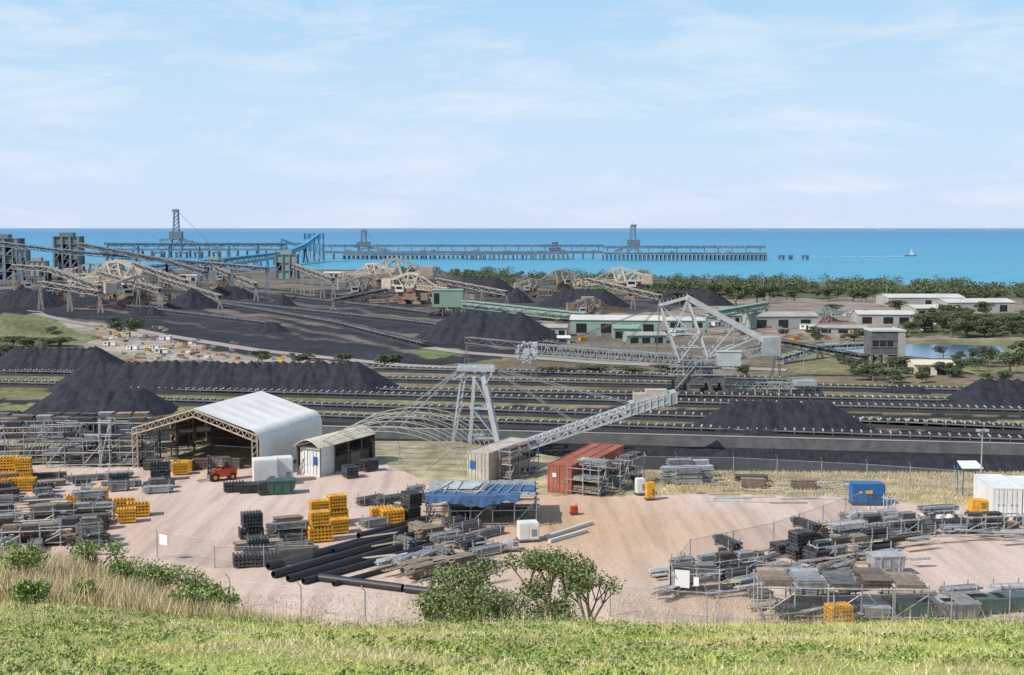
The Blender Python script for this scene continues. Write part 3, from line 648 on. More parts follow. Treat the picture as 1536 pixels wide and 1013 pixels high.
def shiploader(px,ybase,ytop,boomx,lab):
    Y=P(px,388,SEA).y-6; root=thing('ship_loader',W(px,ybase,Y),label=lab,category='ship loader',group='ship loaders on the jetties')
    def v(x,y,dy=0): q=W(x,y,Y); q.y+=dy; return q
    def vx(x): return W(x,375,Y).x
    h=ybase-ytop; a,b,c=MB(),MB(),MB()
    for dy in (0,14):
        for s1 in (-1,1):
            a.beam(v(px+s1*9,ybase,dy),v(px+s1*4,ybase-h*.5,dy*.7+2),2.2); a.beam(v(px+s1*4,ybase-h*.5,dy*.7+2),v(px+s1*3,ytop+4,dy*.4+4),1.6)
        for k in range(5):
            y0=ybase-h*.5-k*h*.09; a.beam(v(px-4,y0,dy*.6+2),v(px+4,y0-h*.09,dy*.6+2),1); a.beam(v(px-4,y0,dy*.6+2),v(px+4,y0,dy*.6+2),1)
        a.beam(v(px-8,ybase-h*.15,dy),v(px+8,ybase-h*.15,dy),2); a.beam(v(px-6,ybase-h*.3,dy),v(px+6,ybase-h*.3,dy),2); a.beam(v(px-9,ybase,dy),v(px+7,ybase-h*.3,dy),1.2)
    a.box(vx(px-4),vx(px+5),Y+2,Y+12,v(0,ytop+5).z,v(0,ytop+1).z); a.beam(v(px,ytop+2,6),v(px,ytop-3,6),.6)
    b.truss(v(px,ybase-h*.3,7),v(px+boomx,ybase-h*.05,7),5,5,12,1.1); b.beam(v(px+2,ytop+4,7),v(px+boomx*.8,ybase-h*.1,7),.8); b.truss(v(px,ybase-h*.3,7),v(px-boomx*.35,ybase-h*.25,7),5,5,5,1.1)
    c.box(vx(px-9),vx(px+10),Y,Y+14,v(0,ybase-h*.3).z,v(0,ybase-h*.46).z)
    part(root,a,'tower_frame',M_jet,True); part(root,b,'boom',M_jet,True); part(root,c,'machine_house',M_jetd,True)
shiploader(263,377,313,70,'tall grey ship loader tower with sloping boom'); shiploader(545,379,344,40,'grey ship loader with lattice tower'); shiploader(950,380,336,-28,'tall grey ship loader tower on the wharf'); shiploader(832,380,362,16,'blue-grey low ship loader on the wharf')
gallery([W(160,368,2300),W(430,368,2450)],6,5,14,M_jet,r=.9,lab='long grey conveyor gallery over the jetty')
gallery([W(215,403,1700),W(330,392,1900),W(430,380,2250),W(458,368,2420),W(478,353,2450)],9,8,14,M_jbl,roof=M_jblue,r=.9,lab='long blue inclined conveyor gallery rising to drive tower')
gallery([W(290,404,1650),W(420,386,2200)],5,4,12,M_jbl,r=.8,lab='pale blue lattice conveyor gallery')
gallery([W(422,360,2450),W(455,372,2450)],6,5,12,M_jblue,roof=M_jblue,r=.9,lab='short blue inclined conveyor gallery')
Y=2480; a=W(455,350,Y); b=W(483,390,Y); root=thing('drive_tower',((a.x+b.x)/2,Y,SEA),label='bright blue drive tower on jetty',category='tower')
m=MB(); m.box(a.x,b.x,Y,Y+25,W(0,377,Y).z,W(0,366,Y).z); m.box(a.x,b.x,Y+.5,Y+25,W(0,359,Y).z,W(0,350,Y).z); part(root,m,'cladding',M_jblue,True)
m=MB()
for i in range(5):
    x=a.x+(b.x-a.x)*i/4
    for y in (0,25): m.box(x-.9,x+.9,Y+y-.9,Y+y+.9,SEA-5,a.z)
    if i<4: m.beam((x,Y,SEA),(x+(b.x-a.x)/4,Y,W(0,377,Y).z),1)
part(root,m,'frame',M_jbl,True)
def boat(px,ywl,Lm,name,lab,cat):
    Y=P(px,ywl,SEA).y; x=W(px,ywl,Y).x; root=thing(name,(x,Y,SEA),label=lab,category=cat); h=Lm*.1
    m=MB(); m.prism([(-Lm/2,-Lm*.1,-h*.3),(Lm*.4,-Lm*.1,-h*.3),(Lm*.52,-Lm*.1,h*1.3),(-Lm*.5,-Lm*.1,h)],(0,Lm*.2,0)); part(root,m,'hull',M_jetd)
    m=MB(); m.box(-Lm*.05,Lm*.22,-Lm*.07,Lm*.07,h,h*2.3); m.box(0,Lm*.15,-Lm*.06,Lm*.06,h*2.3,h*3.6); part(root,m,'wheelhouse',M_white)
    m=MB(); m.tube((Lm*.05,0,h*3.6),(Lm*.05,0,h*6),Lm*.02); m.beam((Lm*.0,0,h*5),(Lm*.1,0,h*5),Lm*.02); part(root,m,'mast',M_white)
boat(1366,384.5,30,'tug_boat','small white and dark tug boat moving on the sea','boat')
M_haze=mat('haze_tinted_hull',(.36,.47,.60),.8,0,.05)  # pale blue-grey with sea haze mixed into the ship colour
for px,Lm in ((1140,380),(1330,560),(1492,420)):
    q=W(px,345,38000); q.z=SEA; root=thing('cargo_ship',q,label='distant hazy cargo ship on the horizon',category='ship',group='ships on the horizon'); m=MB(); m.prism([(-Lm/2,-20,0),(Lm*.47,-20,0),(Lm*.5,-20,26),(-Lm/2,-20,24)],(0,40,0)); part(root,m,'hull',M_haze)
    m=MB(); m.box(-Lm*.46,-Lm*.36,-16,16,24,60); part(root,m,'bridge_house',M_haze)
mb=MB()
for i in range(40):
    t=i/40; xa=1190+165*t; q=P(xa,385.6-.9*t,SEA); wd_=random.uniform(3,16)*(.4+t); mb.poly([(q.x,q.y-wd_,SEA+.1+i*.004),(q.x+random.uniform(3,8),q.y-wd_,SEA+.1+i*.004),(q.x+random.uniform(5,9),q.y+wd_,SEA+.1+i*.004),(q.x,q.y+wd_,SEA+.1+i*.004)])
link('boat_wake',mb.mesh('boat_wake',M_foam),kind='structure')
# ------------------------------------------------ buildings
def shed(x0,x1,yt,yb,dep,wm,rm,lab='low pale industrial shed',yaw=0,doors=2,rise=.22):
    g=G((x0+x1)/2,yb); Y=g.y; w=(x1-x0)*Y/F; h=W(0,yt,Y).z-g.z; h=max(h,2.5); e=h*(1-rise)
    root=thing('industrial_shed',g,yaw,label=lab,category='building',group='industrial buildings near the coal yard')
    m=MB(); m.prism([(-w/2,0,0),(w/2,0,0),(w/2,0,e),(-w/2,0,e)],(0,dep,0)); m.prism([(-w/2,0,e),(-w/2,dep,e),(-w/2,dep/2,h-.1)],(w,0,0)); part(root,m,'wall',wm)
    m=MB(); m.prism([(-w/2-.4,-.5,e-.1),(-w/2-.4,dep/2,h),(-w/2-.4,dep/2,h+.25),(-w/2-.4,-.5,e+.15)],(w+.8,0,0)); m.prism([(-w/2-.4,dep/2,h),(-w/2-.4,dep+.5,e-.1),(-w/2-.4,dep+.5,e+.15),(-w/2-.4,dep/2,h+.25)],(w+.8,0,0)); part(root,m,'roof',rm)
    for i in range(doors):
        m=MB(); c=-w/2+w*(i+.5)/doors+random.uniform(-.1,.1)*w/doors; ww=min(2.5,w/doors*.3); m.box(c-ww,c+ww,-.08,-.02,.05,e*.72); part(root,m,'door',M_glass_shade)
SH=[(855,992,475,500,14,M_gsh,M_roof),(920,962,489,508,10,M_gsh,M_gsh),(940,1000,500,515,10,M_gsh,M_wallc),(1332,1447,443,460,30,M_wallc,M_roof),(1372,1440,459,476,20,M_wallc,M_roof),
(1125,1228,470,492,16,M_wallc,M_wallc),(1288,1372,468,486,18,M_wallc,M_roof),(1420,1524,450,468,25,M_wallc,M_roof),(1080,1120,470,485,10,M_wallc,M_wallc),
(1230,1300,490,500,12,M_wallc,M_wallc),(1372,1430,543,563,10,M_cream,M_cream),(790,850,488,505,10,M_wallc,M_wallc),(1000,1060,478,492,12,M_gsh,M_roof),
(820,855,505,515,6,M_roof,M_white),(485,515,408,416,12,M_wallc,M_roof),(240,300,412,422,15,M_wallc,M_wallc),(1080,1140,462,470,16,M_gsh,M_gsh)]
for s_ in SH:
    shed(*s_,lab=('green clad industrial shed with pale roof' if s_[5] is M_gsh else 'low grey industrial shed with wide roof'),yaw=random.uniform(-.15,.15),doors=random.choice((2,3,4)))
def car():
    r=thing('parked_car',(0,0,0)); m=MB()
    m.prism([(-2.2,-.9,.35),(2.2,-.9,.35),(2.25,-.9,.8),(1.2,-.9,.95),(.6,-.9,1.0),(-2.25,-.9,1.0)],(0,1.8,0)); part(r,m,'body',M_white)
    m=MB(); m.prism([(-1.9,-.8,1.0),(1.1,-.8,1.0),(.5,-.8,1.5),(-1.6,-.8,1.5)],(0,1.6,0)); part(r,m,'cabin',M_glass_shade)
    m=MB(); m.box(-1.6,.5,-.75,.75,1.5,1.56); part(r,m,'roof',M_white)
    for x in (-1.4,1.4):
        for y in (-.92,.72): m=MB(); m.tube((x,y,.35),(x,y+.2,.35),.36,12); part(r,m,'wheel',M_tyre)
    return r
def hut():
    r=thing('site_hut',(0,0,0)); m=MB(); m.box(-3,3,-1.2,1.2,.3,2.7); part(r,m,'wall',M_white)
    m=MB(); m.box(-3.2,3.2,-1.4,1.4,2.7,2.85); part(r,m,'roof',M_roof)
    m=MB(); m.box(-.4,.5,-1.26,-1.21,.35,2.3); part(r,m,'door',M_glass_shade); m=MB(); m.box(-2.3,-1.3,-1.25,-1.21,1.3,2.1); part(r,m,'window',M_glass_shade)
    m=MB(); [m.box(x-.1,x+.1,-1,1,0,.3) for x in (-2.5,0,2.5)]; part(r,m,'footing',M_conc); return r
def crate(mc,nm):
    r=thing(nm,(0,0,0)); m=MB()
    for z in range(5): m.box(-1.2,1.2,-.6,-.56,.15+z*.25,.33+z*.25); m.box(-1.2,1.2,.56,.6,.15+z*.25,.33+z*.25); m.box(-1.2,-1.16,-.6,.6,.15+z*.25,.33+z*.25); m.box(1.16,1.2,-.6,.6,.15+z*.25,.33+z*.25)
    m.box(-1.15,1.15,-.55,.55,.1,1.2); part(r,m,'slats',mc); m=MB(); [m.box(x-.08,x+.08,-.6,.6,0,.1) for x in (-1,0,1)]; part(r,m,'skid',M_wood); return r
PR_car,PR_hut=car(),hut(); PR_cr=[crate(M_pale,'timber_crate'),crate(M_galv,'timber_crate'),crate(M_wood,'timber_crate'),crate(M_white,'timber_crate'),crate(M_orange,'timber_crate'),crate(M_yel,'timber_crate')]
def scat(proto,pxs,pys,n,cat,lab,grp,sc=(1,1.3)):
    for _ in range(n):
        g=G(random.uniform(*pxs),random.uniform(*pys)); k=random.uniform(*sc); dup(proto,g,random.uniform(-.6,.6),(k,k,k*.8),label=lab,category=cat,group=grp)
scat(PR_car,(1240,1420),(462,500),22,'car','white utility car parked in a dusty works area','cars parked in works area',(1.1,1.4))
scat(PR_hut,(1000,1340),(478,505),7,'hut','white portable site hut on concrete footings','portable site huts')
scat(PR_hut,(150,330),(496,535),6,'hut','white portable site hut on concrete footings','portable site huts',(.6,.9))
for i,c in enumerate(PR_cr):
    q=1 if i<3 else .45
    scat(c,(140,250),(490,512),int(12*q),'crate','slatted crate in a material laydown area','crates in laydown area',(.4,1.1))
    scat(c,(180,360),(512,540),int(24*q),'crate','slatted crate in a material laydown area','crates in laydown area',(.35,1.0))
    scat(c,(840,1280),(486,512),int(14*q),'crate','slatted crate in a material laydown area','crates in laydown area',(.8,1.6))
    scat(c,(380,480),(532,545),int(6*q),'crate','slatted crate in a material laydown area','crates in laydown area',(.5,1.0))
def trash(r):
    for c in list(r.children): D.objects.remove(c)
    D.objects.remove(r)
def pole(px,yb,yt,m=M_mach,g=None):
    g=g or G(px,yb); h=W(px,yt,g.y).z-g.z; root=thing('light_pole',g,label='tall slim grey light pole with lamp heads',category='light pole',group='light poles around the yards')
    a=MB(); a.tube((0,0,0),(0,0,h),max(.07,h*.012),8,max(.05,h*.008)); part(root,a,'post',m)
    b=MB(); b.beam((-h*.06,0,h),(h*.06,0,h),h*.012); b.box(-h*.08,-h*.03,-.2,.2,h-.15,h+.05); b.box(h*.03,h*.08,-.2,.2,h-.15,h+.05); part(root,b,'lamp_head',m)
pole(1470,752,645,g=P(1470,752)); 
for a in ((888,436,396),(1145,450,420),(1242,500,468),(1205,560,520),(1330,455,428),(1404,478,440),(1150,476,440),(700,452,428),(1440,470,448),(1100,556,498),(472,420,398),(60,440,400)): pole(*a)
# ------------------------------------------------ trees
def leafcloud(cl,n,size,flat=.6):
    cs=np.array([c[:3] for c in cl]); rs=np.array([c[3] for c in cl]); k=rng.integers(0,len(cl),n)
    d=rng.normal(size=(n,3)); d/=np.linalg.norm(d,axis=1)[:,None]; rr=rng.uniform(.45,1.05,n)**.7
    c=cs[k]+d*(rs[k]*rr)[:,None]*np.array([1,1,.75])
    a=rng.normal(size=(n,3)); a/=np.linalg.norm(a,axis=1)[:,None]; b=np.cross(a,d+rng.normal(0,.5,(n,3))); b/=np.linalg.norm(b,axis=1)[:,None]+1e-9
    sz=size*rng.uniform(.6,1.3,n)[:,None]; a=a*sz*.5; b=b*sz*.5*flat
    return np.stack([c-a,c+b,c+a,c-b],1).reshape(-1,3)
def tree_proto(name,h,spread,nl,ls,seed,ml,trunk=.25,low=.35,fillr=0):
    random.seed(seed); tr=MB(); cl=[]
    def grow(p,d,l,r,dep):
        q=p+d*l; tr.tube(p,q,r,6,r*.7,False)
        if dep==0: cl.append((q.x,q.y,q.z,spread*random.uniform(.10,.2))); return
        if fillr and dep<=2: cl.append((q.x,q.y,q.z*.8,spread*random.uniform(.12,.2)))
        for i in range(random.choice((2,3,3))):
            e=(d+Vector((random.uniform(-.9,.9),random.uniform(-.9,.9),random.uniform(-.15,.5)))).normalized(); grow(q,e,l*random.uniform(.6,.85),r*.65,dep-1)
    for i in range(3 if low<.3 else 1): grow(Vector((0,0,-.2)),Vector((random.uniform(-.4,.4)*(low<.3),random.uniform(-.4,.4)*(low<.3),1)).normalized(),h*low,h*.03*trunk*4,3)
    xs=max(abs(c[0]) for c in cl)+.01; zs=max(c[2] for c in cl); k=spread/2/xs; kz=h*.85/zs
    cl=[(a*k,b*k,c*kz,r) for a,b,c,r in cl]; tr.v=[(a*k,b*k,c*kz) for a,b,c in tr.v]
    root=thing(name,(0,0,0)); part(root,tr,'trunk',M_bark)
    o=D.objects.new('crown',npmesh('crown',leafcloud(cl,nl,ls),4,ml)); COL.objects.link(o); o.parent=root; return root
TP=[tree_proto('broadleaf_tree',8,8,2400,.55,s_,M_leaf2,fillr=1) for s_ in (1,2,3)]
random.seed(11)
def puttree(px,yb,hpx,wpx=None,lab='round leafy green tree on rough ground'):
    g=G(px,yb); s_=g.y/F; h=hpx*s_/8; w=(wpx or hpx)*s_/8; dup(random.choice(TP),g,random.uniform(0,6),(w,w,h),label=lab,category='tree',group='trees around the coal yard')
TL_=[(195,507,32,44),(175,490,16,18),(393,545,20,36),(448,546,16,34),(511,546,17,26),(577,553,24,40),(8,545,30,50),(50,525,20,50),(90,518,14,60),(20,520,18,40),(100,532,12,40),
          (1072,458,34,40),(1103,460,38,46),(1135,455,28,40),(1350,470,20,30),(1415,500,30,36),(1450,505,26,44),(1490,505,32,50),(1525,500,30,50),(1480,552,34,30),(1515,560,36,40),(1550,550,40,50),
          (1415,535,16,24),(1440,560,24,36),(1310,572,20,50),(1340,576,22,50),(1000,560,12,50),(950,560,12,60),(900,560,14,60),(840,560,12,60),(1120,566,20,30),(1390,575,18,30),(1500,575,20,40),(1380,500,18,40),
          (1260,545,14,24),(1250,470,14,24),(1180,450,14,30),(700,555,8,30),(70,500,10,30),(745,450,12,20),(1180,505,12,20),(985,452,18,26),(1020,458,22,30),(700,428,14,24),(640,424,12,22)]
for i in range(46):
    x=random.uniform(1050,1600); TL_.append((x,np.interp(x,[1050,1600],[447,455])+random.uniform(-3,4),random.uniform(12,22),random.uniform(16,30)))
for i in range(30):
    x=random.uniform(1380,1600); TL_.append((x,random.uniform(478,510),random.uniform(14,30),random.uniform(20,44)))
for i in range(22):
    x=random.uniform(1230,1600); TL_.append((x,random.uniform(543,572),random.uniform(10,24),random.uniform(16,36)))
for i in range(14):
    x=random.uniform(1180,1380); TL_.append((x,random.uniform(502,514),random.uniform(8,16),random.uniform(14,28)))
for t in TL_: puttree(*t)
def npstuff(name,V,k,m,lab,cat): link(name,npmesh(name,V,k,m),label=lab,category=cat,kind='stuff')
cl=[]
for i in range(1500):
    px=random.uniform(600,1750)
    if math.sin(px*.045)+math.sin(px*.11+1)+random.uniform(-1.2,1.2)<-.9: continue
    y0=np.interp(px,[600,680,760,1000,1536,1750],[409,419,426,436,447,450]); yy=y0-random.random()**1.5*np.interp(px,[600,760,1000,1536,1750],[4,15,15,13,13])
    g=G(px,yy); r=random.uniform(2.5,8.5)*(.6 if px<700 else 1)
    cl.append((g.x,g.y,g.z+r*random.uniform(.4,1.1),r))
npstuff('coastal_woodland',leafcloud(cl,110000,2.0),4,M_leaf2,'dense green belt of coastal trees by the shore','woodland')
# ------------------------------------------------ foreground grass
def blades(X,Y,hmin,hmax,w,lean):
    n=len(X); Z=hgt(X,Y)-.02; a=rng.uniform(0,2*math.pi,n); h=rng.uniform(hmin,hmax,n); ww=w*rng.uniform(.6,1.4,n)
    ld=rng.uniform(0,2*math.pi,n); l=h*rng.uniform(0,lean,n); b=np.stack([X,Y,Z],1); e=np.stack([np.cos(a)*ww/2,np.sin(a)*ww/2,np.zeros(n)],1)
    t=b+np.stack([np.cos(ld)*l,np.sin(ld)*l,h],1); return np.stack([b-e,b+e,t],1).reshape(-1,3)
def samp(n,y0,y1,u0,u1):
    Y=np.sqrt(rng.uniform(y0**2,y1**2,n)); return rng.uniform(u0,u1,n)*Y,Y
X,Y=samp(230000,9.5,30,-.5,.5); nz=np.sin(X*1.1+np.sin(Y*.9)*2)+np.sin(Y*1.7+X*.6)+np.sin(X*3.1-Y*2.3)*.7
k=nz+rng.normal(0,1,len(X))>-.45; npstuff('grass',blades(X[k],Y[k],.02,.08,.022,2.0),3,M_grass,'short green grass covering the hill crest','grass')
k2=~k; npstuff('straw_grass',blades(X[k2],Y[k2],.02,.10,.016,2.0),3,M_dry,'dry straw-coloured grass patches on the hill','grass')
X,Y=samp(2600,9.5,27,-.5,.5); nz=np.sin(X*.8+1)+np.sin(Y*1.3+X*.5); kk=nz>-.3; X,Y=X[kk],Y[kk]; Z=hgt(X,Y)
cl=[(X[i],Y[i],Z[i]+.02,rng.uniform(.06,.2)) for i in range(len(X))]
npstuff('weed_patch',leafcloud(cl,60000,.045,.7),4,M_leafs,'bright green low leafy weeds in the grass','weeds')
X,Y=samp(2500,18,29,-.5,.5); npstuff('seed_stems',blades(X,Y,.2,.45,.012,.5),3,M_dry,'tall dry seed stems along the crest','grass')
X,Y=samp(110000,27,60,-.5,-.17); npstuff('tall_dry_grass',blades(X,Y,.2,.65,.03,.7),3,M_dry,'tall dry golden grass on the knoll','grass')
X,Y=samp(26000,27,60,-.5,-.17); k=np.sin(X*.7)+np.sin(Y*.5+X)+rng.normal(0,.4,len(X))>.4; npstuff('green_grass_patch',blades(X[k],Y[k],.2,.5,.04,.6),3,M_grass,'green grass among dry grass on the knoll','grass')
X,Y=samp(20000,66,80,-.5,.5); npstuff('fence_line_grass',blades(X,Y,.1,.4,.05,.6),3,M_dry,'dry rough grass at the foot of the hill','grass')
X=rng.uniform(12,75,40000); Y=rng.uniform(105,122,40000)
fz=Y*CT+CAMZ*ST; pyy=CY-F*(Y*ST-CAMZ*CT)/fz; pxx=CX+F*X/fz; lim=np.interp(pxx,[800,940,1060,1250,1400,1536,2000],[742,744,742,746,756,764,790])
k=pyy<lim; npstuff('verge_grass',blades(X[k],Y[k],.1,.4,.06,.6),3,M_dry,'dry grass verge behind the gravel yard','grass')
def shrub(px,py,Y,hm,sp,nl,seed,lab,ls=.11,low=.28,name='leafy_shrub',grp=None,ml=M_leafs,fillr=0):
    r=tree_proto(name,hm,sp,nl,ls,seed,ml,.16,low,fillr); x=W(px,py,Y).x; r.location=(x,Y,H(x,Y)); tag(r,lab,'shrub',grp)
shrub(704,870,36,2.7,2.5,5600,21,'dense olive green shrub on the hill slope',.10,ml=M_leafb,fillr=1)
shrub(668,900,34,1.6,1.6,2600,27,'small green shrub on the hill slope',.09,ml=M_leafb,fillr=1)
shrub(818,860,36,3.1,2.7,4400,22,'open branching green shrub with visible stems',.10,ml=M_leafb)
shrub(882,880,35,2.4,1.7,1500,25,'thin green shrub with bare twigs',.09,ml=M_leafb)
shrub(760,895,33,1.6,2.4,2200,26,'brown twiggy low bush with sparse leaves',.09,ml=M_leafb,fillr=1)
shrub(720,900,32,1.5,1.9,2600,31,'low dense green bush on the hill slope',.09,ml=M_leafb,fillr=1); shrub(845,900,32,1.3,1.6,1500,32,'low dense green bush on the hill slope',.09,ml=M_leafb,fillr=1)
for i,(px,Y,h) in enumerate(((45,31,1.0),(20,40,1.1),(110,42,1.2),(60,44,1.3),(150,36,1.2),(190,40,1.2),(230,34,1.1),(260,38,1.3),(300,34,1.1),(335,32,1.0),(205,46,1.1),(50,26,.6),(120,28,.6),(280,29,.8),(170,33,.8),(320,37,1.0))):
    shrub(px,880,Y,h,h*1.4,1300,40+i,'low bright green shrub in dry grass',.09,grp='low shrubs on the knoll',fillr=1)
# ------------------------------------------------ yard props
def tube_bundle(L,w,h,m,nm='scaffold_tube_bundle',r=.055):
    root=thing(nm,(0,0,0)); a=MB(); nx=int(w/(2.1*r)); nz=int(h/(2.0*r))
    for j in range(nz):
        for i in range(nx):
            if random.random()<.15: continue
            x=-w/2+(i+.5)*w/nx+random.uniform(-.01,.01); l=L/2+random.uniform(-.2,.08)*L*.3; o=random.uniform(-.1,.1); z=.22+j*2*r
            a.tube((-l+o,x,z),(l+o,x+random.uniform(-.02,.02),z),r*.85,5)
    part(root,a,'tubes',m)
    b=MB()
    for x in (-L*.33,L*.33): b.box(x-.06,x+.06,-w/2-.08,w/2+.08,0,.14)
    part(root,b,'bearer',M_wood)
    c=MB()
    for x in (-L*.33,L*.33):
        for y in (-w/2-.06,w/2+.06): c.box(x-.03,x+.03,y-.03,y+.03,.14,h+.3)
        c.box(x-.03,x+.03,-w/2-.03,w/2+.03,.14,.18)
    for y in (-w/2-.06,w/2+.06): c.box(-L*.33,L*.33,y-.02,y+.02,.15,.19)
    part(root,c,'stillage_frame',M_galv); return root
def frame_stack(m,nm,L=2.0,w=1.2,n=7):
    root=thing(nm,(0,0,0)); a=MB()
    for k in range(n):
        z=.12+k*.14
        if k%2==0:
            for i in range(5): y=-w/2+i*w/4; a.box(-L/2,L/2,y-.06,y+.06,z,z+.12)
        else:
            for i in range(7): x=-L/2+.08+i*(L-.16)/6; a.box(x-.07,x+.07,-w/2-.04,w/2+.04,z,z+.12)
    part(root,a,'frames',m); b=MB()
    for x in (-L*.35,L*.35): b.box(x-.06,x+.06,-w/2,w/2,0,.1)
    part(root,b,'bearer',M_wood); return root
def board_stack(m,nm,L=3.6,w=1.0,n=6):
    root=thing(nm,(0,0,0)); a=MB()
    for k in range(n):
        for i in range(4):
            y=-w/2+(i+.5)*w/4; o=random.uniform(-.16,.16); a.box(-L/2+o,L/2+o,y-w/8+.015,y+w/8-.015,.12+k*.08,.17+k*.08)
    part(root,a,'boards',m); b=MB()
    for x in (-L*.35,L*.35): b.box(x-.06,x+.06,-w/2,w/2,0,.1)
    part(root,b,'bearer',M_woodd); return root
PRO={}
for nm,m in (('galv',M_galv),('dark',M_galvd),('alu',M_alu),('blk',M_dark)):
    PRO['t_'+nm]=[tube_bundle(L,w,h,m) for L,w,h in ((2.8,.9,.65),(3.6,1.0,.5),(2.0,.9,.8),(1.6,.9,.45))]
PRO['yel']=[frame_stack(M_yel,'yellow_frame_stack',1.9,1.1,8),frame_stack(M_yel,'yellow_frame_stack',1.5,1.0,8)]
PRO['bfr']=[frame_stack(M_dark,'black_frame_stack',1.9,1.1,6),frame_stack(M_dark,'black_frame_stack',1.6,1.1,8)]
PRO['brd']=[board_stack(M_wood,'timber_board_stack'),board_stack(M_pale,'timber_board_stack',3.6,.8,3),board_stack(M_woodd,'timber_board_stack',3,1.0,7),board_stack(M_wood,'timber_board_stack',2.2,1.0,10)]
PRO['pln']=[board_stack(M_alu,'metal_plank_stack',2.8,.9,5),board_stack(M_galv,'metal_plank_stack',2.4,1.0,7)]
HH={}
for k in PRO:
    for i,pr in enumerate(PRO[k]): HH[(k,i)]=max(v.co.z for c in pr.children for v in c.data.vertices)
LAB={'t_galv':('bundle of grey galvanised scaffold tubes on bearers','tube bundle'),'t_dark':('bundle of dull grey scaffold tubes on bearers','tube bundle'),'t_alu':('bundle of pale aluminium tubes on bearers','tube bundle'),'t_blk':('bundle of dark steel tubes on bearers','tube bundle'),
'yel':('stack of yellow painted steel frames on gravel','frame stack'),'bfr':('stack of black frames on gravel','frame stack'),'brd':('stack of weathered timber boards on gravel','timber stack'),'pln':('stack of pale metal scaffold planks on gravel','plank stack')}
PLACED=0
def put(kind,p,rz,lv=1):
    global PLACED
    z=0.03
    for l in range(lv):
        i=random.randrange(len(PRO[kind])); pr=PRO[kind][i]; L_,c_=LAB[kind]
        dup(pr,(p.x+random.uniform(-.06,.06),p.y+random.uniform(-.06,.06),z),rz+random.uniform(-.04,.04),label=L_,category=c_,group=c_+'s stored in the yard'); PLACED+=1
        z+=HH[(kind,i)]+.005
def fill(poly,kinds,yaw,cx=3.7,cy=1.6,lv=(1,2),keep=.93):
    wp=[P(a,b) for a,b in poly]; c=sum((v for v in wp),Vector())/len(wp); ca_,sa=math.cos(yaw),math.sin(yaw)
    R=max((v-c).length for v in wp); ppx=[(v.x,v.y) for v in wp]; i=-R
    while i<R:
        j=-R
        while j<R:
            x=c.x+i*ca_-j*sa; y=c.y+i*sa+j*ca_
            if inpoly(np.array([x]),np.array([y]),ppx)[0] and random.random()<keep:
                kd=random.choice(kinds)
                put(kd,Vector((x+random.uniform(-.25,.25),y+random.uniform(-.1,.1),0)),yaw+random.uniform(-.1,.1)+(math.pi/2 if random.random()<(.3 if kd in('bfr','yel') else .1) else 0),random.choice(lv) if kd!='pln' else 1)
            j+=cy
        i+=cx
random.seed(5)
fill([(-60,735),(90,728),(165,744),(160,780),(155,824),(-60,828)],['t_dark','t_galv','t_blk','brd','brd','t_galv','bfr'],.35,3.7,1.5,(1,1,2))
fill([(60,718),(265,718),(280,750),(200,745),(60,724)],['t_dark','t_blk','bfr','brd','t_galv'],.3,3.6,2.0,(1,1,2))
fill([(355,808),(458,790),(464,840),(360,848)],['bfr','t_blk','t_dark','brd'],.3,2.7,1.6,(1,2,1))
fill([(520,756),(638,748),(640,784),(525,798)],['t_dark','bfr','t_galv','brd','t_galv'],.6,3.7,1.8,(1,1,2),.8)
fill([(600,803),(740,783),(744,822),(718,870),(610,870),(560,862),(600,830)],['t_galv','t_dark','brd','t_dark','brd','pln','t_blk'],.72,3.5,1.4,(1,1,1))
fill([(650,760),(800,758),(790,780),(650,785)],['t_dark','bfr','brd','t_galv'],.1,4,2.2,(1,))
fill([(970,868),(1080,834),(1146,840),(1136,893),(1000,893)],['t_galv','t_dark','brd','pln','t_blk','brd'],.5,3.5,1.6,(1,1,2),.88)
fill([(1130,838),(1210,806),(1288,808),(1294,862),(1170,880)],['t_galv','t_dark','brd','t_blk','t_alu','bfr'],.45,3.6,1.7,(1,1,2),.82)
fill([(1215,795),(1330,776),(1412,780),(1392,830),(1300,832)],['t_galv','t_dark','t_alu','brd','pln','t_blk'],.3,3.6,1.7,(1,1,2),.82)
fill([(1410,782),(1560,782),(1560,812),(1420,808)],['t_galv','t_dark','brd','pln','t_blk'],.1,3.5,1.9,(1,1,1),.8)
fill([(1130,898),(1330,878),(1345,925),(1140,937)],['t_galv','t_dark','brd','bfr'],.3,3.6,1.9,(1,),.85)
fill([(1340,898),(1560,886),(1560,922),(1345,927)],['t_dark','bfr','t_galv','t_alu','brd'],.15,3.6,2.2,(1,),.8)
fill([(1060,716),(1250,718),(1330,738),(1260,744),(1070,740)],['brd','t_alu','brd','pln'],-.1,5,2.8,(1,),.5)
fill([(455,730),(540,705),(575,700),(560,712),(520,726)],['bfr','brd'],.5,3,2,(1,),.7)
for px,py,lv,rz in ((18,736,1,.2),(42,736,1,.2),(0,738,1,.2),(190,784,1,.3),(208,774,1,.3),(186,768,1,.3),(118,762,1,.2),(150,752,1,.2),(480,812,2,.35),(508,800,1,.35),(478,794,2,.35),(505,785,2,.35),(480,780,1,.35),(588,785,1,.3),(572,782,1,.3),(403,690,1,.1),(1258,936,1,.2),(45,815,1,.3),(270,712,1,.3),(12,722,2,.2),(36,724,2,.2)):
    put('yel',P(px,py),rz,lv)
for px,py in ((1012,725),(1030,726),(1047,724),(1020,718),(1040,717)): put('pln',P(px,py),.1,3)
for px,py in ((370,850),(400,848),(385,838),(430,805),(350,738),(400,742)): put('bfr',P(px,py),.3,1)
for k in PRO:
    for r in PRO[k]: trash(r)
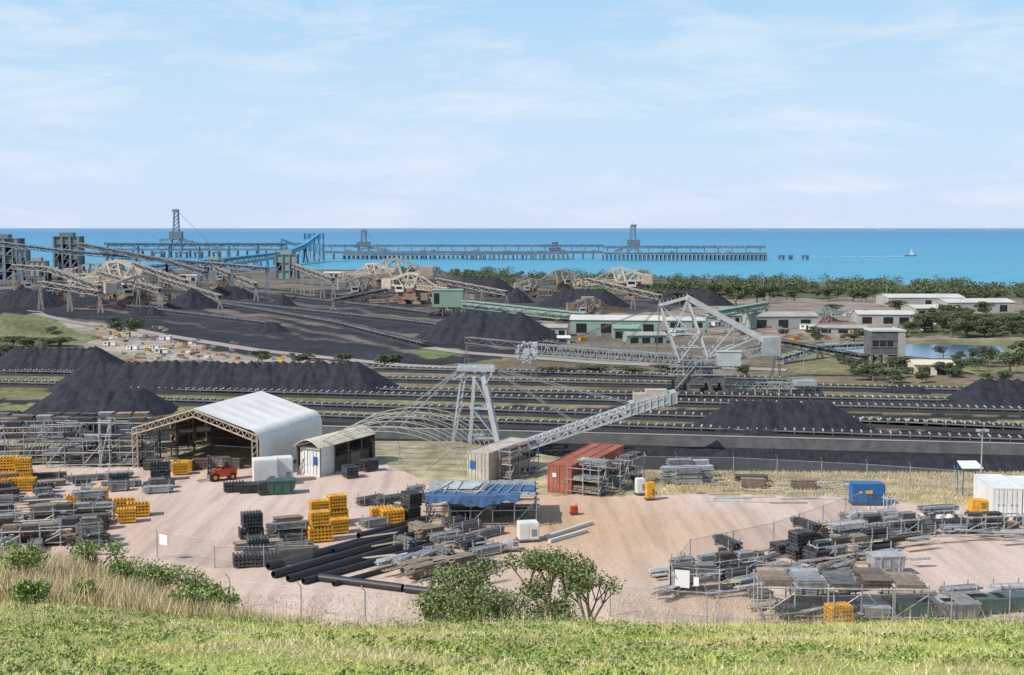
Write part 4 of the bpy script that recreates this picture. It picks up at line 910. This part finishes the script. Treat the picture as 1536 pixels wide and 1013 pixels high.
def scaffold(px,py,nx,ny,nz,dx,dy,dz,rz,lab,m=M_galv,load=True,r=.05,name='scaffold_rack'):
    root=thing(name,P(px,py,.03),rz,label=lab,category='scaffold',group='scaffold racks in the yard'); a=MB()
    for i in range(nx+1):
        for j in range(ny+1): a.tube((i*dx,j*dy,0),(i*dx,j*dy,nz*dz+.6),r,5)
    for k in range(nz+1):
        z=.3+k*dz
        for j in range(ny+1): a.tube((-.2,j*dy,z),(nx*dx+.2,j*dy,z),r,5)
        for i in range(nx+1): a.tube((i*dx,-.2,z),(i*dx,ny*dy+.2,z),r,5)
    for i in range(0,nx,2): a.tube((i*dx,0,.3),(i*dx+dx,0,nz*dz),r*.8,5)
    part(root,a,'frame',m)
    if load:
        for k in range(nz+1):
            z=.3+k*dz
            for i in range(nx):
                if random.random()<.7:
                    b=MB(); n_=random.randint(3,6); th=.09
                    for q in range(n_):
                        for yy in range(4):
                            y0=.1+yy*(ny*dy-.25)/4; o=random.uniform(-.08,.08); b.box(i*dx+.15+o,i*dx+dx-.2+o,y0,y0+(ny*dy-.25)/4-.03,z+.06+q*th,z+.06+q*th+.06)
                    part(root,b,'stored_boards',random.choice((M_galvd,M_galv,M_dark,M_wood,M_woodd)))
    return root
RL='galvanised scaffold rack loaded with stored parts'
for px,py,nx,nz in ((-20,700,5,3),(70,702,5,2),(0,688,6,3),(90,690,5,3),(150,700,3,2),(-10,682,7,3),(120,684,4,3)): scaffold(px,py,nx,1,nz,1.9,1.3,1.25,random.uniform(-.05,.15),RL)
scaffold(150,702,1,1,3,1.0,1.0,1.5,.2,'narrow galvanised scaffold stair tower',M_alu,False)
scaffold(898,746,3,2,2,1.7,1.6,1.1,1.1,RL,M_galv); scaffold(765,722,3,1,2,1.8,1.2,1.3,1.0,RL); scaffold(930,738,3,1,2,1.7,1.3,1.2,1.0,RL)
scaffold(0,824,3,1,1,1.5,1,1.0,.2,RL); scaffold(60,820,3,1,1,1.5,1,1.2,.2,RL,M_galv); scaffold(-10,796,4,1,1,1.6,1,1.1,.2,RL,M_galv); scaffold(80,790,3,1,1,1.6,1,1.1,.25,RL,M_galv)
scaffold(1142,930,5,2,1,2.1,1.6,1.8,-.05,'open galvanised scaffold frame with flat top',M_galv); scaffold(1010,895,2,1,1,1.6,1.2,1.2,.1,'galvanised mesh cage with sign',M_alu)
scaffold(1050,876,3,1,1,1.6,1,1.1,.4,RL); scaffold(1225,850,3,1,1,1.6,1,1.1,.35,RL); scaffold(1300,812,3,1,1,1.6,1,1.1,.3,RL); scaffold(1450,802,3,1,1,1.6,1,1.1,.1,RL)
scaffold(1330,778,1,1,1,.7,.7,1.4,.1,'small empty galvanised steel cage',M_alu,False)
def bigpipe(a,b,r,m=M_blk,lab='long black plastic pipe lying on gravel'):
    A_,B_=P(*a,r+.03),P(*b,r+.03); d=(B_-A_).normalized(); root=thing('black_pipe',A_,label=lab,category='pipe',group='large pipes stored in the yard')
    mb=MB(); n=18; a1=d.cross(Vector((0,0,1))).normalized(); b1=a1.cross(d)
    for c in (A_,B_):
        for rr in (r,r*.9):
            for i in range(n): t=2*math.pi*i/n; mb.v.append(tuple(c+a1*math.cos(t)*rr+b1*math.sin(t)*rr))
    for i in range(n):
        j=(i+1)%n; mb.f+= [(i,j,2*n+j,2*n+i),(n+j,n+i,3*n+i,3*n+j),(j,i,n+i,n+j),(2*n+i,2*n+j,3*n+j,3*n+i)]
    part(root,mb,'pipe_wall',m,True)
for a,b,r in (((410,862),(640,796),.27),((402,850),(640,784),.27),((432,868),(650,806),.26),((455,872),(650,818),.24),((538,804),(640,778),.28),((480,866),(604,882),.28),((608,883),(720,897),.28),((500,876),(600,848),.18),((500,826),(600,798),.2)): bigpipe(a,b,r)
# ------------------------------------------------ containers
def container(p,deg,L,m,lab,h=2.6,w=2.44,opened=False,grp='shipping containers in the yard'):
    root=thing('shipping_container',(p.x,p.y,.03),math.radians(deg),label=lab,category='container',group=grp)
    a=MB(); n=int(L/.22)
    for side in (0,1):
        for i in range(n):
            x0=.1+i*(L-.2)/n; x1=.1+(i+1)*(L-.2)/n; dd=.04 if i%2 else .055
            y0=(dd if side==0 else w-dd-.03); a.box(x0,x1,y0,y0+.03,.15,h-.1)
    for i in range(n):
        x0=.1+i*(L-.2)/n; x1=.1+(i+1)*(L-.2)/n; a.box(x0,x1,.08,w-.08,h-.1-(.012 if i%2 else 0),h-.05-(.012 if i%2 else 0))
    a.box(L-.1,L-.05,.08,w-.08,.15,h-.1); a.box(.05,L-.05,.05,w-.05,.08,.15); part(root,a,'corrugated_shell',m)
    f=MB()
    for x in (0,L-.12):
        for y in (0,w-.12): f.box(x,x+.12,y,y+.12,0,h)
        for z in (0,h-.12): f.box(x,x+.12,.12,w-.12,z,z+.12)
    for y in (0,w-.08):
        for z in (0,h-.1): f.box(.12,L-.12,y,y+.08,z,z+.1)
    part(root,f,'corner_frame',m)
    if opened:
        d=MB(); d.box(.13,.16,.13,w-.13,.15,h-.13); part(root,d,'interior_shade',M_glass_shade); d=MB(); d.box(-1.1,.0,w-.02,w+.03,.13,h-.13); part(root,d,'door',m)  # dark panel behind the open end stands in for the shade inside
    else:
        for y0 in (.13,w/2+.02):
            d=MB(); d.box(.03,.07,y0,y0+w/2-.15,.13,h-.13); dr=part(root,d,'door',m)
            k=MB(); [k.tube((.0,y0+q,.15),(.0,y0+q,h-.15),.022,5) for q in (.3,.7)]; [k.box(-.03,.02,y0+q-.1,y0+q+.1,1.1,1.17) for q in (.3,.7)]
            o=part(root,k,'lock_rod',M_galv); o.parent=dr
    return root
def notice(root,y0,y1,z0,z1,m,lab):
    d=MB(); d.box(-.06,-.035,y0,y1,z0,z1); o=part(root,d,'notice',m,label=lab)
pO=P(857,742); c1=container(pO,66,12.2,M_orange,'rusty orange long shipping container with closed doors',h=2.7); notice(c1,1.5,1.9,1.5,1.9,M_white,'small white notice')
container(pO+Vector((2.6,3.4,0)),66,8.2,M_orange,'rusty orange long shipping container with an open end',h=2.7,opened=True)
c2=container(P(733,724),62,9,M_tan,'tan shipping container with blue notice',h=2.9); notice(c2,1.5,2.1,1.2,2.0,M_blue,'small blue notice')
c3=container(P(480,716),62,2.4,M_white,'short white shipping container under a canopy edge',h=2.85); notice(c3,.3,.8,1.2,2.0,M_blue,'small blue notice')
container(P(1532,778),84,6,M_white,'white shipping container on gravel'); container(P(1580,781),84,6,M_white,'white shipping container on gravel')
A_=P(481,717); ax=Vector((math.cos(math.radians(62)),math.sin(math.radians(62)),0))*9.5; sd=Vector((-ax.y,ax.x,0)).normalized()*2.9; B_=A_+ax
root=thing('fabric_canopy',A_,label='cream arched fabric canopy over open storage bay',category='canopy'); mb=MB(); fr=MB()
f1=lambda t:Vector((0,0,3.0+.75*math.sin(math.pi*t)))
for k in range(8):
    t=k/8; t2=(k+1)/8; p=A_+sd*(t*1.1-.05)+f1(t)-ax*.04; q=A_+sd*(t2*1.1-.05)+f1(t2)-ax*.04
    mb.prism([p,q,q+Vector((0,0,.06)),p+Vector((0,0,.06))],ax*1.05)
for k in range(5):
    b=A_+ax*(k/4); fr.tube(b,b+Vector((0,0,3)),.07,6); fr.tube(b+sd,b+sd+Vector((0,0,3)),.07,6); fr.tube(b+Vector((0,0,2.95)),b+sd+Vector((0,0,2.95)),.06,6)
part(root,mb,'fabric_roof',M_cream,True); part(root,fr,'frame',M_machd,True)
bk=MB(); bk.beam(A_+sd+Vector((0,0,1.5)),B_+sd+Vector((0,0,1.5)),.08,2.9); bk.beam(B_+Vector((0,0,1.5)),B_+sd+Vector((0,0,1.5)),.08,2.9); part(root,bk,'back_wall',M_woodd,True)
for i in range(4):
    q=A_.lerp(B_,.36+i*.17)+sd*.35; cr=crate(random.choice((M_woodd,M_wood,M_pale)),'timber_crate'); cr.location=(q.x,q.y,.03); cr.rotation_euler[2]=.9; cr.scale=(.7,.9,1.2); tag(cr,'slatted timber crate stored under a canopy','crate','crates in the yard')
FL=P(200,702); FR=P(387,715); wd=(FR-FL); Wd=wd.length; wd.normalize(); dp=Vector((-wd.y,wd.x,0)); Dp=14.0
root=thing('tarpaulin_shed',FL,label='large white tarpaulin roofed shed with open truss gable',category='shed')
def S(a,b,z): return FL+wd*(a*Wd)+dp*(b*Dp)+Vector((0,0,z))
EH,RH=4.3,6.6
NB=48
sag=lambda b:.12*abs(math.sin(b*math.pi*6))
def strip(fn,n,name,m):
    me_v=[]; me_f=[]
    for i in range(n+1):
        for j in range(NB+1): me_v.append(tuple(fn(i/n,j/NB)))
    for i in range(n):
        for j in range(NB): o=i*(NB+1)+j; me_f.append((o,o+NB+1,o+NB+2,o+1))
    tp=MB(); tp.v=me_v; tp.f=me_f; o=part(root,tp,name,m,True)
    for p in o.data.polygons: p.use_smooth=True
def rprof(t,b):
    if t<.5: q=t/.5; return S(.5+.42*q,b,RH-(RH-EH-.48)*q-sag(b)*math.sin(math.pi*q*.9))
    if t<.75: q=(t-.5)/.25*math.pi/2; return S(.92+.095*math.sin(q),b,EH+.48-sag(b)*.3*math.cos(q)-1.4*(1-math.cos(q)))
    q=(t-.75)/.25; return S(1.015-.006*math.sin(q*3)*abs(math.sin(b*9)),b,EH-.92-q*(3.0+.12*abs(math.sin(b*math.pi*6))))
strip(rprof,28,'tarpaulin',M_tarp)
strip(lambda t,b:S(.5-.52*t,b,RH-(RH-EH+.1)*t-sag(b)*math.sin(math.pi*t)),8,'old_tarpaulin',M_tan)
fr=MB()
for j in range(5):
    b=j/4
    for s0,s1 in ((0,.5),(1,.5)):
        fr.tube(S(s0,b,EH-.15),S(s1,b,RH-.15),.09,5); fr.tube(S(s0,b,EH-.8),S(s1,b,RH-.85),.08,5)
        for i in range(10):
            t0=i/10; t1=(i+1)/10; A1=S(s0+(s1-s0)*t0,b,EH-.8+(RH-EH)*t0); B1=S(s0+(s1-s0)*(t0+.05),b,EH-.15+(RH-EH)*(t0+.05)); C1=S(s0+(s1-s0)*t1,b,EH-.8+(RH-EH)*t1)
            fr.tube(A1,B1,.05,4); fr.tube(B1,C1,.05,4)
    for a in (0,.04,1,.96): fr.tube(S(a,b,0),S(a,b,EH-.1),.08,5)
    for k in range(6):
        for a in (0,.96): fr.tube(S(a,b,k*.68),S(a+.04,b,k*.68+.68),.04,4)
for z in (1,2,3,4): fr.tube(S(0,0,z),S(0,1,z),.06,5); fr.tube(S(0,.98,z),S(1,.98,z),.06,5)
part(root,fr,'truss_frame',M_trus,True)
bw_=MB(); bw_.beam(S(.02,.99,2.1),S(.98,.99,2.1),.06,4.0); bw_.beam(S(0,.5,2.4),S(0,1,2.4),.06,3.2); part(root,bw_,'back_screen',M_woodd,True)
scaffold(215,700,4,1,2,1.8,1.5,1.5,.35,'dark scaffold shelving inside a shed',M_dark)
for px,py,ml in ((275,706,M_yel),(300,703,M_woodd),(325,700,M_wood),(350,702,M_woodd),(255,706,M_pale),(230,704,M_woodd)):
    cr=crate(ml,'timber_crate'); q=P(px,py,.03); cr.location=q; cr.rotation_euler[2]=random.uniform(-.3,.3); cr.scale=(.8,.9,.8); tag(cr,'slatted crate stored in the tarpaulin shed','crate','crates in the yard')
root=thing('arch_tent_frame',P(590,700),label='bare curved white lattice frames of an uncovered tent',category='tent frame'); mb=MB()
for j in range(5):
    Yb=120+j*3.2; xc=W(572+j*13,690,Yb).x; R_=8.4; hh=5.0
    for dr,rad in ((0,.05),(-.5,.045)):
        prev=None
        for i in range(21):
            t=math.pi*i/20; p=Vector((xc-math.cos(t)*(R_+dr),Yb,math.sin(t)*(hh+dr)))
            if prev: mb.tube(prev,p,rad,5)
            prev=p
    for i in range(20):
        t=math.pi*i/20; t2=math.pi*(i+.5)/20; mb.tube((xc-math.cos(t)*R_,Yb,math.sin(t)*hh),(xc-math.cos(t2)*(R_-.5),Yb,math.sin(t2)*(hh-.5)),.03,4)
for i in (3,10,17):
    t=math.pi*i/20
    a=(W(572,690,120).x-math.cos(t)*R_,120,math.sin(t)*hh); b=(W(624,690,132.8).x-math.cos(t)*R_,132.8,math.sin(t)*hh); mb.tube(a,b,.04,5)
part(root,mb,'arch_lattice',M_wallc,True)
A_=P(640,792); root=thing('tarp_shelter',A_,label='scaffold shelter topped with boards and blue tarpaulin',category='shelter'); fr=MB()
w,dd,hh=9.2,6.5,2.5
def Q(x,y,z): return A_+Vector((x,y+.04*x,z))
for i in range(6):
    for j in range(4): fr.tube(Q(i*w/5,j*dd/3,0),Q(i*w/5,j*dd/3,hh),.06,5)
for z in (.3,1.4,2.3):
    for j in range(4): fr.tube(Q(-.3,j*dd/3,z),Q(w+.3,j*dd/3,z),.05,5)
    for i in range(6): fr.tube(Q(i*w/5,-.3,z),Q(i*w/5,dd+.3,z),.05,5)
for i in range(0,5,2): fr.tube(Q(i*w/5,0,.3),Q((i+1)*w/5,0,2.3),.04,5)
part(root,fr,'scaffold_frame',M_galvd,True)
rf=MB(); 
for i in range(14): rf.beam(Q(i*w/14+.3,0,hh+.1),Q(i*w/14+.3,dd,hh+.1+random.uniform(-.03,.06)),w/14*.9,.06)
part(root,rf,'roof_boards',M_galv,True)
bt=MB(); n=60
for i in range(n):
    x0=-.1+i*(w*.86)/n; x1=-.1+(i+1)*(w*.86)/n; f1=lambda x:-.22+.04*math.sin(x*2.3)+.03*math.sin(x*9); zz=lambda x:hh-.5+.22*math.sin(x*1.1)+.07*math.sin(x*5)
    bt.poly([Q(x0,f1(x0),zz(x0)),Q(x1,f1(x1),zz(x1)),Q(x1,-.1,hh+.22),Q(x0,-.1,hh+.22)])
    bt.poly([Q(x0,-.1,hh+.22),Q(x1,-.1,hh+.22),Q(x1,1.6+.5*math.sin(x1*1.3),hh+.2+.04*math.sin(x1*3)),Q(x0,1.6+.5*math.sin(x0*1.3),hh+.2+.04*math.sin(x0*3))])
bt.prism([Q(w*.5,2.4,hh+.2),Q(w*.98,1.6,hh+.2),Q(w*1.0,3.6,hh+.25),Q(w*.55,4.2,hh+.25)],(0,0,.03)); part(root,bt,'blue_tarpaulin',M_btarp,True)
t2=MB(); t2.prism([Q(w*.1,2.4,hh+.24),Q(w*.45,2.4,hh+.24),Q(w*.5,5,hh+.25),Q(w*.15,5.3,hh+.25)],(0,0,.03)); part(root,t2,'grey_tarpaulin',M_alu,True)
lt=MB()
for i in range(9): lt.tube(Q(.5+i*.9,random.uniform(.2,1),hh+.3),Q(1.4+i*.9+random.uniform(-.8,.8),random.uniform(3,6),hh+.33),.05,5)
part(root,lt,'loose_roof_tubes',M_galv,True)
def forklift(p,rz):
    root=thing('forklift',p,rz,label='red-orange forklift truck with black mast parked on gravel',category='forklift')
    m=MB(); m.prism([(-1.4,-.6,.4),(1.0,-.6,.4),(1.0,-.6,.9),(.5,-.6,1.0),(-.1,-.6,1.15),(-1.0,-.6,1.3),(-1.45,-.6,1.1)],(0,1.2,0)); part(root,m,'body',M_red)
    m=MB()
    for x,x2 in ((.75,.45),(-.95,-.8)):
        for y in (-.55,.55): m.tube((x,y,1.0),(x2,y,2.2),.05,6)
    m.box(-.9,.55,-.6,.6,2.2,2.28); part(root,m,'cab_guard',M_dark)
    m=MB()
    for y in (-.4,.4): m.box(1.1,1.24,y-.07,y+.07,.15,2.6)
    for z in (.3,1.5,2.5): m.box(1.12,1.22,-.33,.33,z,z+.1)
    part(root,m,'mast',M_dark)
    m=MB(); m.box(1.26,1.32,-.5,.5,.2,.7)
    for y in (-.3,.3): m.box(1.32,2.4,y-.07,y+.07,.12,.18)
    part(root,m,'fork',M_galvd); m=MB(); m.box(-.5,0,-.3,.3,1.1,1.25); m.box(-.6,-.5,-.3,.3,1.2,1.7); part(root,m,'seat',M_blk)
    for x,r in ((.8,.42),(-.95,.36)):
        for y in (-.72,.5): m=MB(); m.tube((x,y,r),(x,y+.22,r),r,16); wh=part(root,m,'wheel',M_tyre); k=MB(); k.tube((x,y-.01,r),(x,y+.23,r),r*.5,12); rr=part(root,k,'rim',M_yel); rr.parent=wh
forklift(P(332,720,.03),-2.6)
def skip(p,rz,L,w,h,m,lab,cat='skip bin',name='skip_bin'):
    root=thing(name,p,rz,label=lab,category=cat); a=MB(); k=.75
    a.prism([(-L/2*k,-w/2,.1),(L/2*k,-w/2,.1),(L/2,-w/2,h*.55),(L/2,-w/2,h),(-L/2,-w/2,h),(-L/2,-w/2,h*.55)],(0,w,0)); part(root,a,'body',m)
    b=MB(); [b.box(x-.05,x+.05,-w/2-.06,w/2+.06,.3,h-.02) for x in (-L*.3,0,L*.3)]; b.box(-L/2-.05,L/2+.05,-w/2-.05,w/2+.05,h-.06,h+.04); part(root,b,'rim',m)
    c=MB(); [c.box(x-.1,x+.1,-w/2,w/2,0,.1) for x in (-L*.25,L*.25)]; part(root,c,'skid',M_dark)
skip(P(1328,862,.03),.15,2.3,1.4,1.5,M_galv,'grey steel skip bin on gravel')
skip(P(422,740,.03),.2,2.6,1.5,1.3,M_green,'dark green steel skip bin on gravel')
skip(P(376,738,.03),.2,2.8,1.5,.8,M_blk,'low black steel bin on gravel')
for px,py in ((1370,925),(1400,922),(1450,915),(1480,918),(1515,915),(1440,925)): skip(P(px,py,.03),.1,2.2,1.2,1.0,random.choice((M_green,M_galvd,M_green,M_galv)),'mesh sided steel stillage bin on gravel','bin','stillage_bin')
def cabinet(p,rz,L,w,h,m,lab,cat,name,trim=M_dark,doors=2):
    root=thing(name,p,rz,label=lab,category=cat); a=MB(); a.box(-L/2,L/2,-w/2,w/2,.2,h); a.box(-L/2+.05,L/2-.05,-w/2+.05,w/2-.05,h,h+.06); part(root,a,'body',m)
    b=MB(); b.box(-L/2-.05,L/2+.05,-w/2-.05,w/2+.05,.05,.2); b.box(-L/2,-L/2+.15,-w/2,w/2,0,.05); b.box(L/2-.15,L/2,-w/2,w/2,0,.05); part(root,b,'base_frame',trim)
    for i in range(doors):
        d=MB(); x=-L/2+.1+i*(L-.1)/doors; d.box(x,x+(L-.1)/doors-.1,-w/2-.03,-w/2-.003,.3,h-.12); part(root,d,'door',m)
    v=MB(); [v.box(L*.1,L*.38,-w/2-.05,-w/2-.032,.5+i*.12,.55+i*.12) for i in range(5)]; part(root,v,'vent',trim); return root
g_=cabinet(P(1300,756,.03),-.03,2.9,1.4,1.9,M_blue,'blue diesel generator set with yellow marking','generator','generator'); m=MB(); m.box(-.3,.3,-.77,-.74,1.1,1.4); m.box(-.9,-.6,-.77,-.74,1.1,1.3); part(g_,m,'marking',M_yel)
cabinet(P(398,728,.03),.3,2.3,1.8,2.6,M_white,'white portable equipment cabin on gravel','cabin','equipment_cabin',doors=1)
cabinet(P(425,722,.03),.3,1.8,1.6,2.4,M_white,'white portable equipment cabin on gravel','cabin','equipment_cabin',doors=1)
cabinet(P(792,811,.03),.2,1.6,1.2,1.5,M_white,'small white cabinet with vent on gravel','cabinet','site_cabinet')
cabinet(P(960,742,.03),.2,.8,.8,1.5,M_white,'white upright cabinet beside container','cabinet','site_cabinet',doors=1)
cabinet(P(975,750,.03),.2,.8,.6,1.6,M_yel,'orange-yellow upright trolley cabinet','cabinet','site_cabinet',doors=1)
cabinet(P(1466,770,.03),.1,1.4,.9,1.2,M_yel,'yellow cabinet on gravel beside a lamp post','cabinet','site_cabinet',doors=1)
cabinet(P(765,826,.03),.2,1.2,1.0,.7,M_alu,'pale low steel box on gravel','box','steel_box')
cabinet(P(861,772,.03),.2,.6,.5,.7,M_red,'small red fuel box on gravel','box','steel_box')
root=thing('awning_shelter',P(1453,742,.03),label='small white roofed awning on slim posts',category='shelter'); m=MB(); m.prism([(-1.0,-.8,2.6),(1.0,-.8,2.6),(.9,.8,3.0),(-.9,.8,3.0)],(0,0,.08)); part(root,m,'roof',M_white)
m=MB(); [m.tube((x,y,0),(x,y,2.7),.05,6) for x in (-.85,.85) for y in (-.7,.7)]; part(root,m,'post_frame',M_blue)
random.seed(9)
for i in range(34):
    x,y=random.uniform(1060,1300),random.uniform(718,756); a=P(x,y,.08); an=random.uniform(-.15,.15); L=random.uniform(3,6)
    mb=MB(); mb.box(-L/2,L/2,-.12,.12,-.05,.03); mb.box(-L/2+.1,L/2-.2,.12,.34,-.05,.02); single(mb,'loose_plank',random.choice((M_pale,M_alu,M_wood,M_galv)),a,an,label='loose long planks lying on dry grass',category='plank',group='loose planks on the ground')
for (a,b) in (((818,806),(888,784)),((824,812),(880,796))):
    mb=MB(); mb.beam(P(*a,.18),P(*b,.18),.28,.28); single(mb,'concrete_beam',M_roof,P(*a,.2),world=True,label='long pale concrete beam lying on gravel',category='beam',group='concrete beams')
for reg,nn,yw in (((0,155,735,825),30,.35),((560,730,800,868),30,.72),((990,1140,845,890),20,.5),((1150,1390,800,860),34,.4),((1150,1330,895,930),16,.3),((1410,1536,785,810),12,.1)):
    for i in range(nn):
        a=P(random.uniform(*reg[:2]),random.uniform(*reg[2:]),random.uniform(.3,.9)); an=yw+random.uniform(-.35,.35); L=random.uniform(1.2,3.6); mb=MB()
        for k in range(random.randint(3,6)): o=random.uniform(-.3,.3); mb.tube((-L/2+o,k*.09,0),(L/2+o,k*.09+random.uniform(-.1,.1),.02),.045,5)
        single(mb,'loose_scaffold_tube',random.choice((M_galv,M_alu,M_galv,M_galvd,M_wood,M_pale)),a,an,label='loose scaffold tubes lying across stored bundles',category='tube',group='loose scaffold tubes')
for i in range(16):
    q=P(random.uniform(1385,1430),random.uniform(775,785),.03); mb=MB(); pr=[(.0,0),(.38,.05),(.45,.3),(.4,.55),(.2,.7),(0,.72)]
    for (r1,z1),(r2,z2) in zip(pr[:-1],pr[1:]): mb.tube((0,0,z1),(.03,0,z2),max(r1,.02),9,max(r2,.02),False)
    single(mb,'bulk_bag',M_white,q,random.random()*3,label='white bulk bag lying in a heap',category='bag',group='heap of white bags')
def fence(pl,h=2.0,sp=3.0,lean=True,mesh=True,lab='galvanised chain link fence around the yard'):
    pts=[P(a,b,0) for a,b in pl]; root=thing('chain_link_fence',pts[0],label=lab,category='fence',group='chain link fences')
    for a,b in zip(pts[:-1],pts[1:]):
        n=max(1,int((b-a).length/sp)); wr=MB(); wr.tube(a+Vector((0,0,h)),b+Vector((0,0,h)),.02,5); wr.tube(a+Vector((0,0,.1)),b+Vector((0,0,.1)),.015,4)
        part(root,wr,'rail',M_galv,True)
        for i in range(n):
            p=a.lerp(b,i/n); m=MB(); m.tube(p,p+Vector((0,0,h+.1)),.045,6)
            if lean: m.tube(p+Vector((0,0,h+.1)),p+Vector((-.2,-.25,h+.5)),.035,5)
            part(root,m,'post',M_galv,True)
        if mesh:
            d=b-a; me=D.meshes.new('wire_mesh'); me.from_pydata([(0,0,.1),(d.length,0,.1),(d.length,0,h),(0,0,h)],[],[(0,1,2,3)]); me.materials.append(M_link)
            o=D.objects.new('wire_mesh',me); COL.objects.link(o); o.parent=root; o.location=a-pts[0]; o.rotation_euler[2]=math.atan2(d.y,d.x)
fence([(236,838),(322,853)],2.1,3,False); fence([(322,853),(470,850)],1.6,3,False)
fence([(225,905),(345,915),(452,928),(548,935),(640,940)],2.0,6,True,False,'sparse leaning wire fence posts along a track')
fence([(915,925),(1060,936),(1250,941),(1600,930)],2.0,3.2,True,True)
fence([(1005,893),(1080,899)],2.0,2.4,False); fence([(1005,893),(1035,850),(1160,822),(1300,770)],2.0,3.2,False)
fence([(560,693),(640,700)],2,3,True); fence([(930,714),(1100,716),(1300,727),(1500,742),(1700,760)],2.0,4,True,True)
def panel(a,b,z0,z1,m,name,lab,cat):
    mb=MB(); A_,B_=P(*a),P(*b); mb.beam(Vector((A_.x,A_.y,(z0+z1)/2)),Vector((B_.x,B_.y,(z0+z1)/2)),.04,z1-z0); return single(mb,name,m,A_,world=True,label=lab,category=cat)
panel((240,840),(252,842),1.2,2.0,M_sign,'warning_sign','white warning sign on chain link fence','sign')
panel((1012,895.5),(1034,897.5),.7,1.9,M_sign,'warning_sign','large white sign on mesh cage','sign')
panel((1040,898),(1048,899),.9,1.5,M_sign,'warning_sign','small white sign on mesh cage','sign')
for r in [PR_car,PR_hut]+PR_cr+TP: trash(r)
# ------------------------------------------------ light, sky, camera
SUN=Vector((-.70,-.42,.80)).normalized(); el=math.asin(SUN.z); az=math.atan2(SUN.x,SUN.y)
w=D.worlds.new('World'); SC.world=w; w.use_nodes=True; nt=w.node_tree; N=nt.nodes; L=nt.links; bg=N['Background']; bg.inputs['Strength'].default_value=.12
sky=N.new('ShaderNodeTexSky'); sky.sky_type='NISHITA'; sky.sun_disc=False; sky.sun_elevation=el; sky.sun_rotation=az; sky.altitude=50; sky.air_density=1.0; sky.dust_density=.6; sky.ozone_density=2.0
tc=N.new('ShaderNodeTexCoord'); sp=N.new('ShaderNodeSeparateXYZ'); L.new(tc.outputs['Generated'],sp.inputs[0])
gr=N.new('ShaderNodeValToRGB'); e=gr.color_ramp.elements; e[0].position=0; e[0].color=(.66,.78,.97,1); e[1].position=.3; e[1].color=(.36,.62,.94,1)
k=e.new(.05); k.color=(.62,.78,.98,1); k=e.new(.12); k.color=(.56,.76,.97,1); k=e.new(.19); k.color=(.43,.69,.96,1); L.new(sp.outputs['Z'],gr.inputs['Fac'])
sc8=N.new('ShaderNodeVectorMath'); sc8.operation='SCALE'; sc8.inputs['Scale'].default_value=8.3; L.new(gr.outputs['Color'],sc8.inputs[0])
mf=N.new('ShaderNodeMapRange'); mf.inputs['From Min'].default_value=.2; mf.inputs['From Max'].default_value=.55; mf.inputs['To Min'].default_value=.95; mf.inputs['To Max'].default_value=.1; L.new(sp.outputs['Z'],mf.inputs['Value'])
m0=N.new('ShaderNodeMix'); m0.data_type='RGBA'; L.new(mf.outputs['Result'],m0.inputs[0]); L.new(sky.outputs['Color'],m0.inputs[6]); L.new(sc8.outputs['Vector'],m0.inputs[7])
mp=N.new('ShaderNodeMapping'); mp.inputs['Scale'].default_value=(2.6,2.6,12); mp.inputs['Location'].default_value=(.9,.4,.55); mp.inputs['Rotation'].default_value=(0,.06,0); L.new(tc.outputs['Generated'],mp.inputs['Vector'])
n1=N.new('ShaderNodeTexNoise'); n1.inputs['Scale'].default_value=2.4; n1.inputs['Detail'].default_value=10; n1.inputs['Roughness'].default_value=.62; n1.inputs['Distortion'].default_value=.4; L.new(mp.outputs['Vector'],n1.inputs['Vector'])
r=N.new('ShaderNodeValToRGB'); r.color_ramp.elements[0].position=.48; r.color_ramp.elements[0].color=(0,0,0,1); r.color_ramp.elements[1].position=.74; r.color_ramp.elements[1].color=(.72,.72,.72,1); L.new(n1.outputs['Fac'],r.inputs['Fac'])
mx=N.new('ShaderNodeMix'); mx.data_type='RGBA'; L.new(r.outputs['Color'],mx.inputs[0]); L.new(m0.outputs[2],mx.inputs[6]); mx.inputs[7].default_value=(7.0,7.5,8.2,1)
L.new(mx.outputs[2],bg.inputs['Color'])
sl=D.lights.new('sun','SUN'); sl.energy=4.4; sl.angle=math.radians(.5); sl.color=(1,.94,.86); so=D.objects.new('sun',sl); COL.objects.link(so); so.rotation_euler=(-SUN).to_track_quat('-Z','Y').to_euler()
cam=D.cameras.new('camera'); cam.lens=36*F/1536; cam.sensor_width=36; cam.sensor_fit='HORIZONTAL'; cam.clip_start=.5; cam.clip_end=400000
co=D.objects.new('camera',cam); COL.objects.link(co); co.location=(0,0,CAMZ); co.rotation_euler=(math.pi/2-TH,0,0); SC.camera=co
SC.view_settings.view_transform='Standard'; SC.view_settings.look='None'; SC.view_settings.exposure=0
print('placed',PLACED)
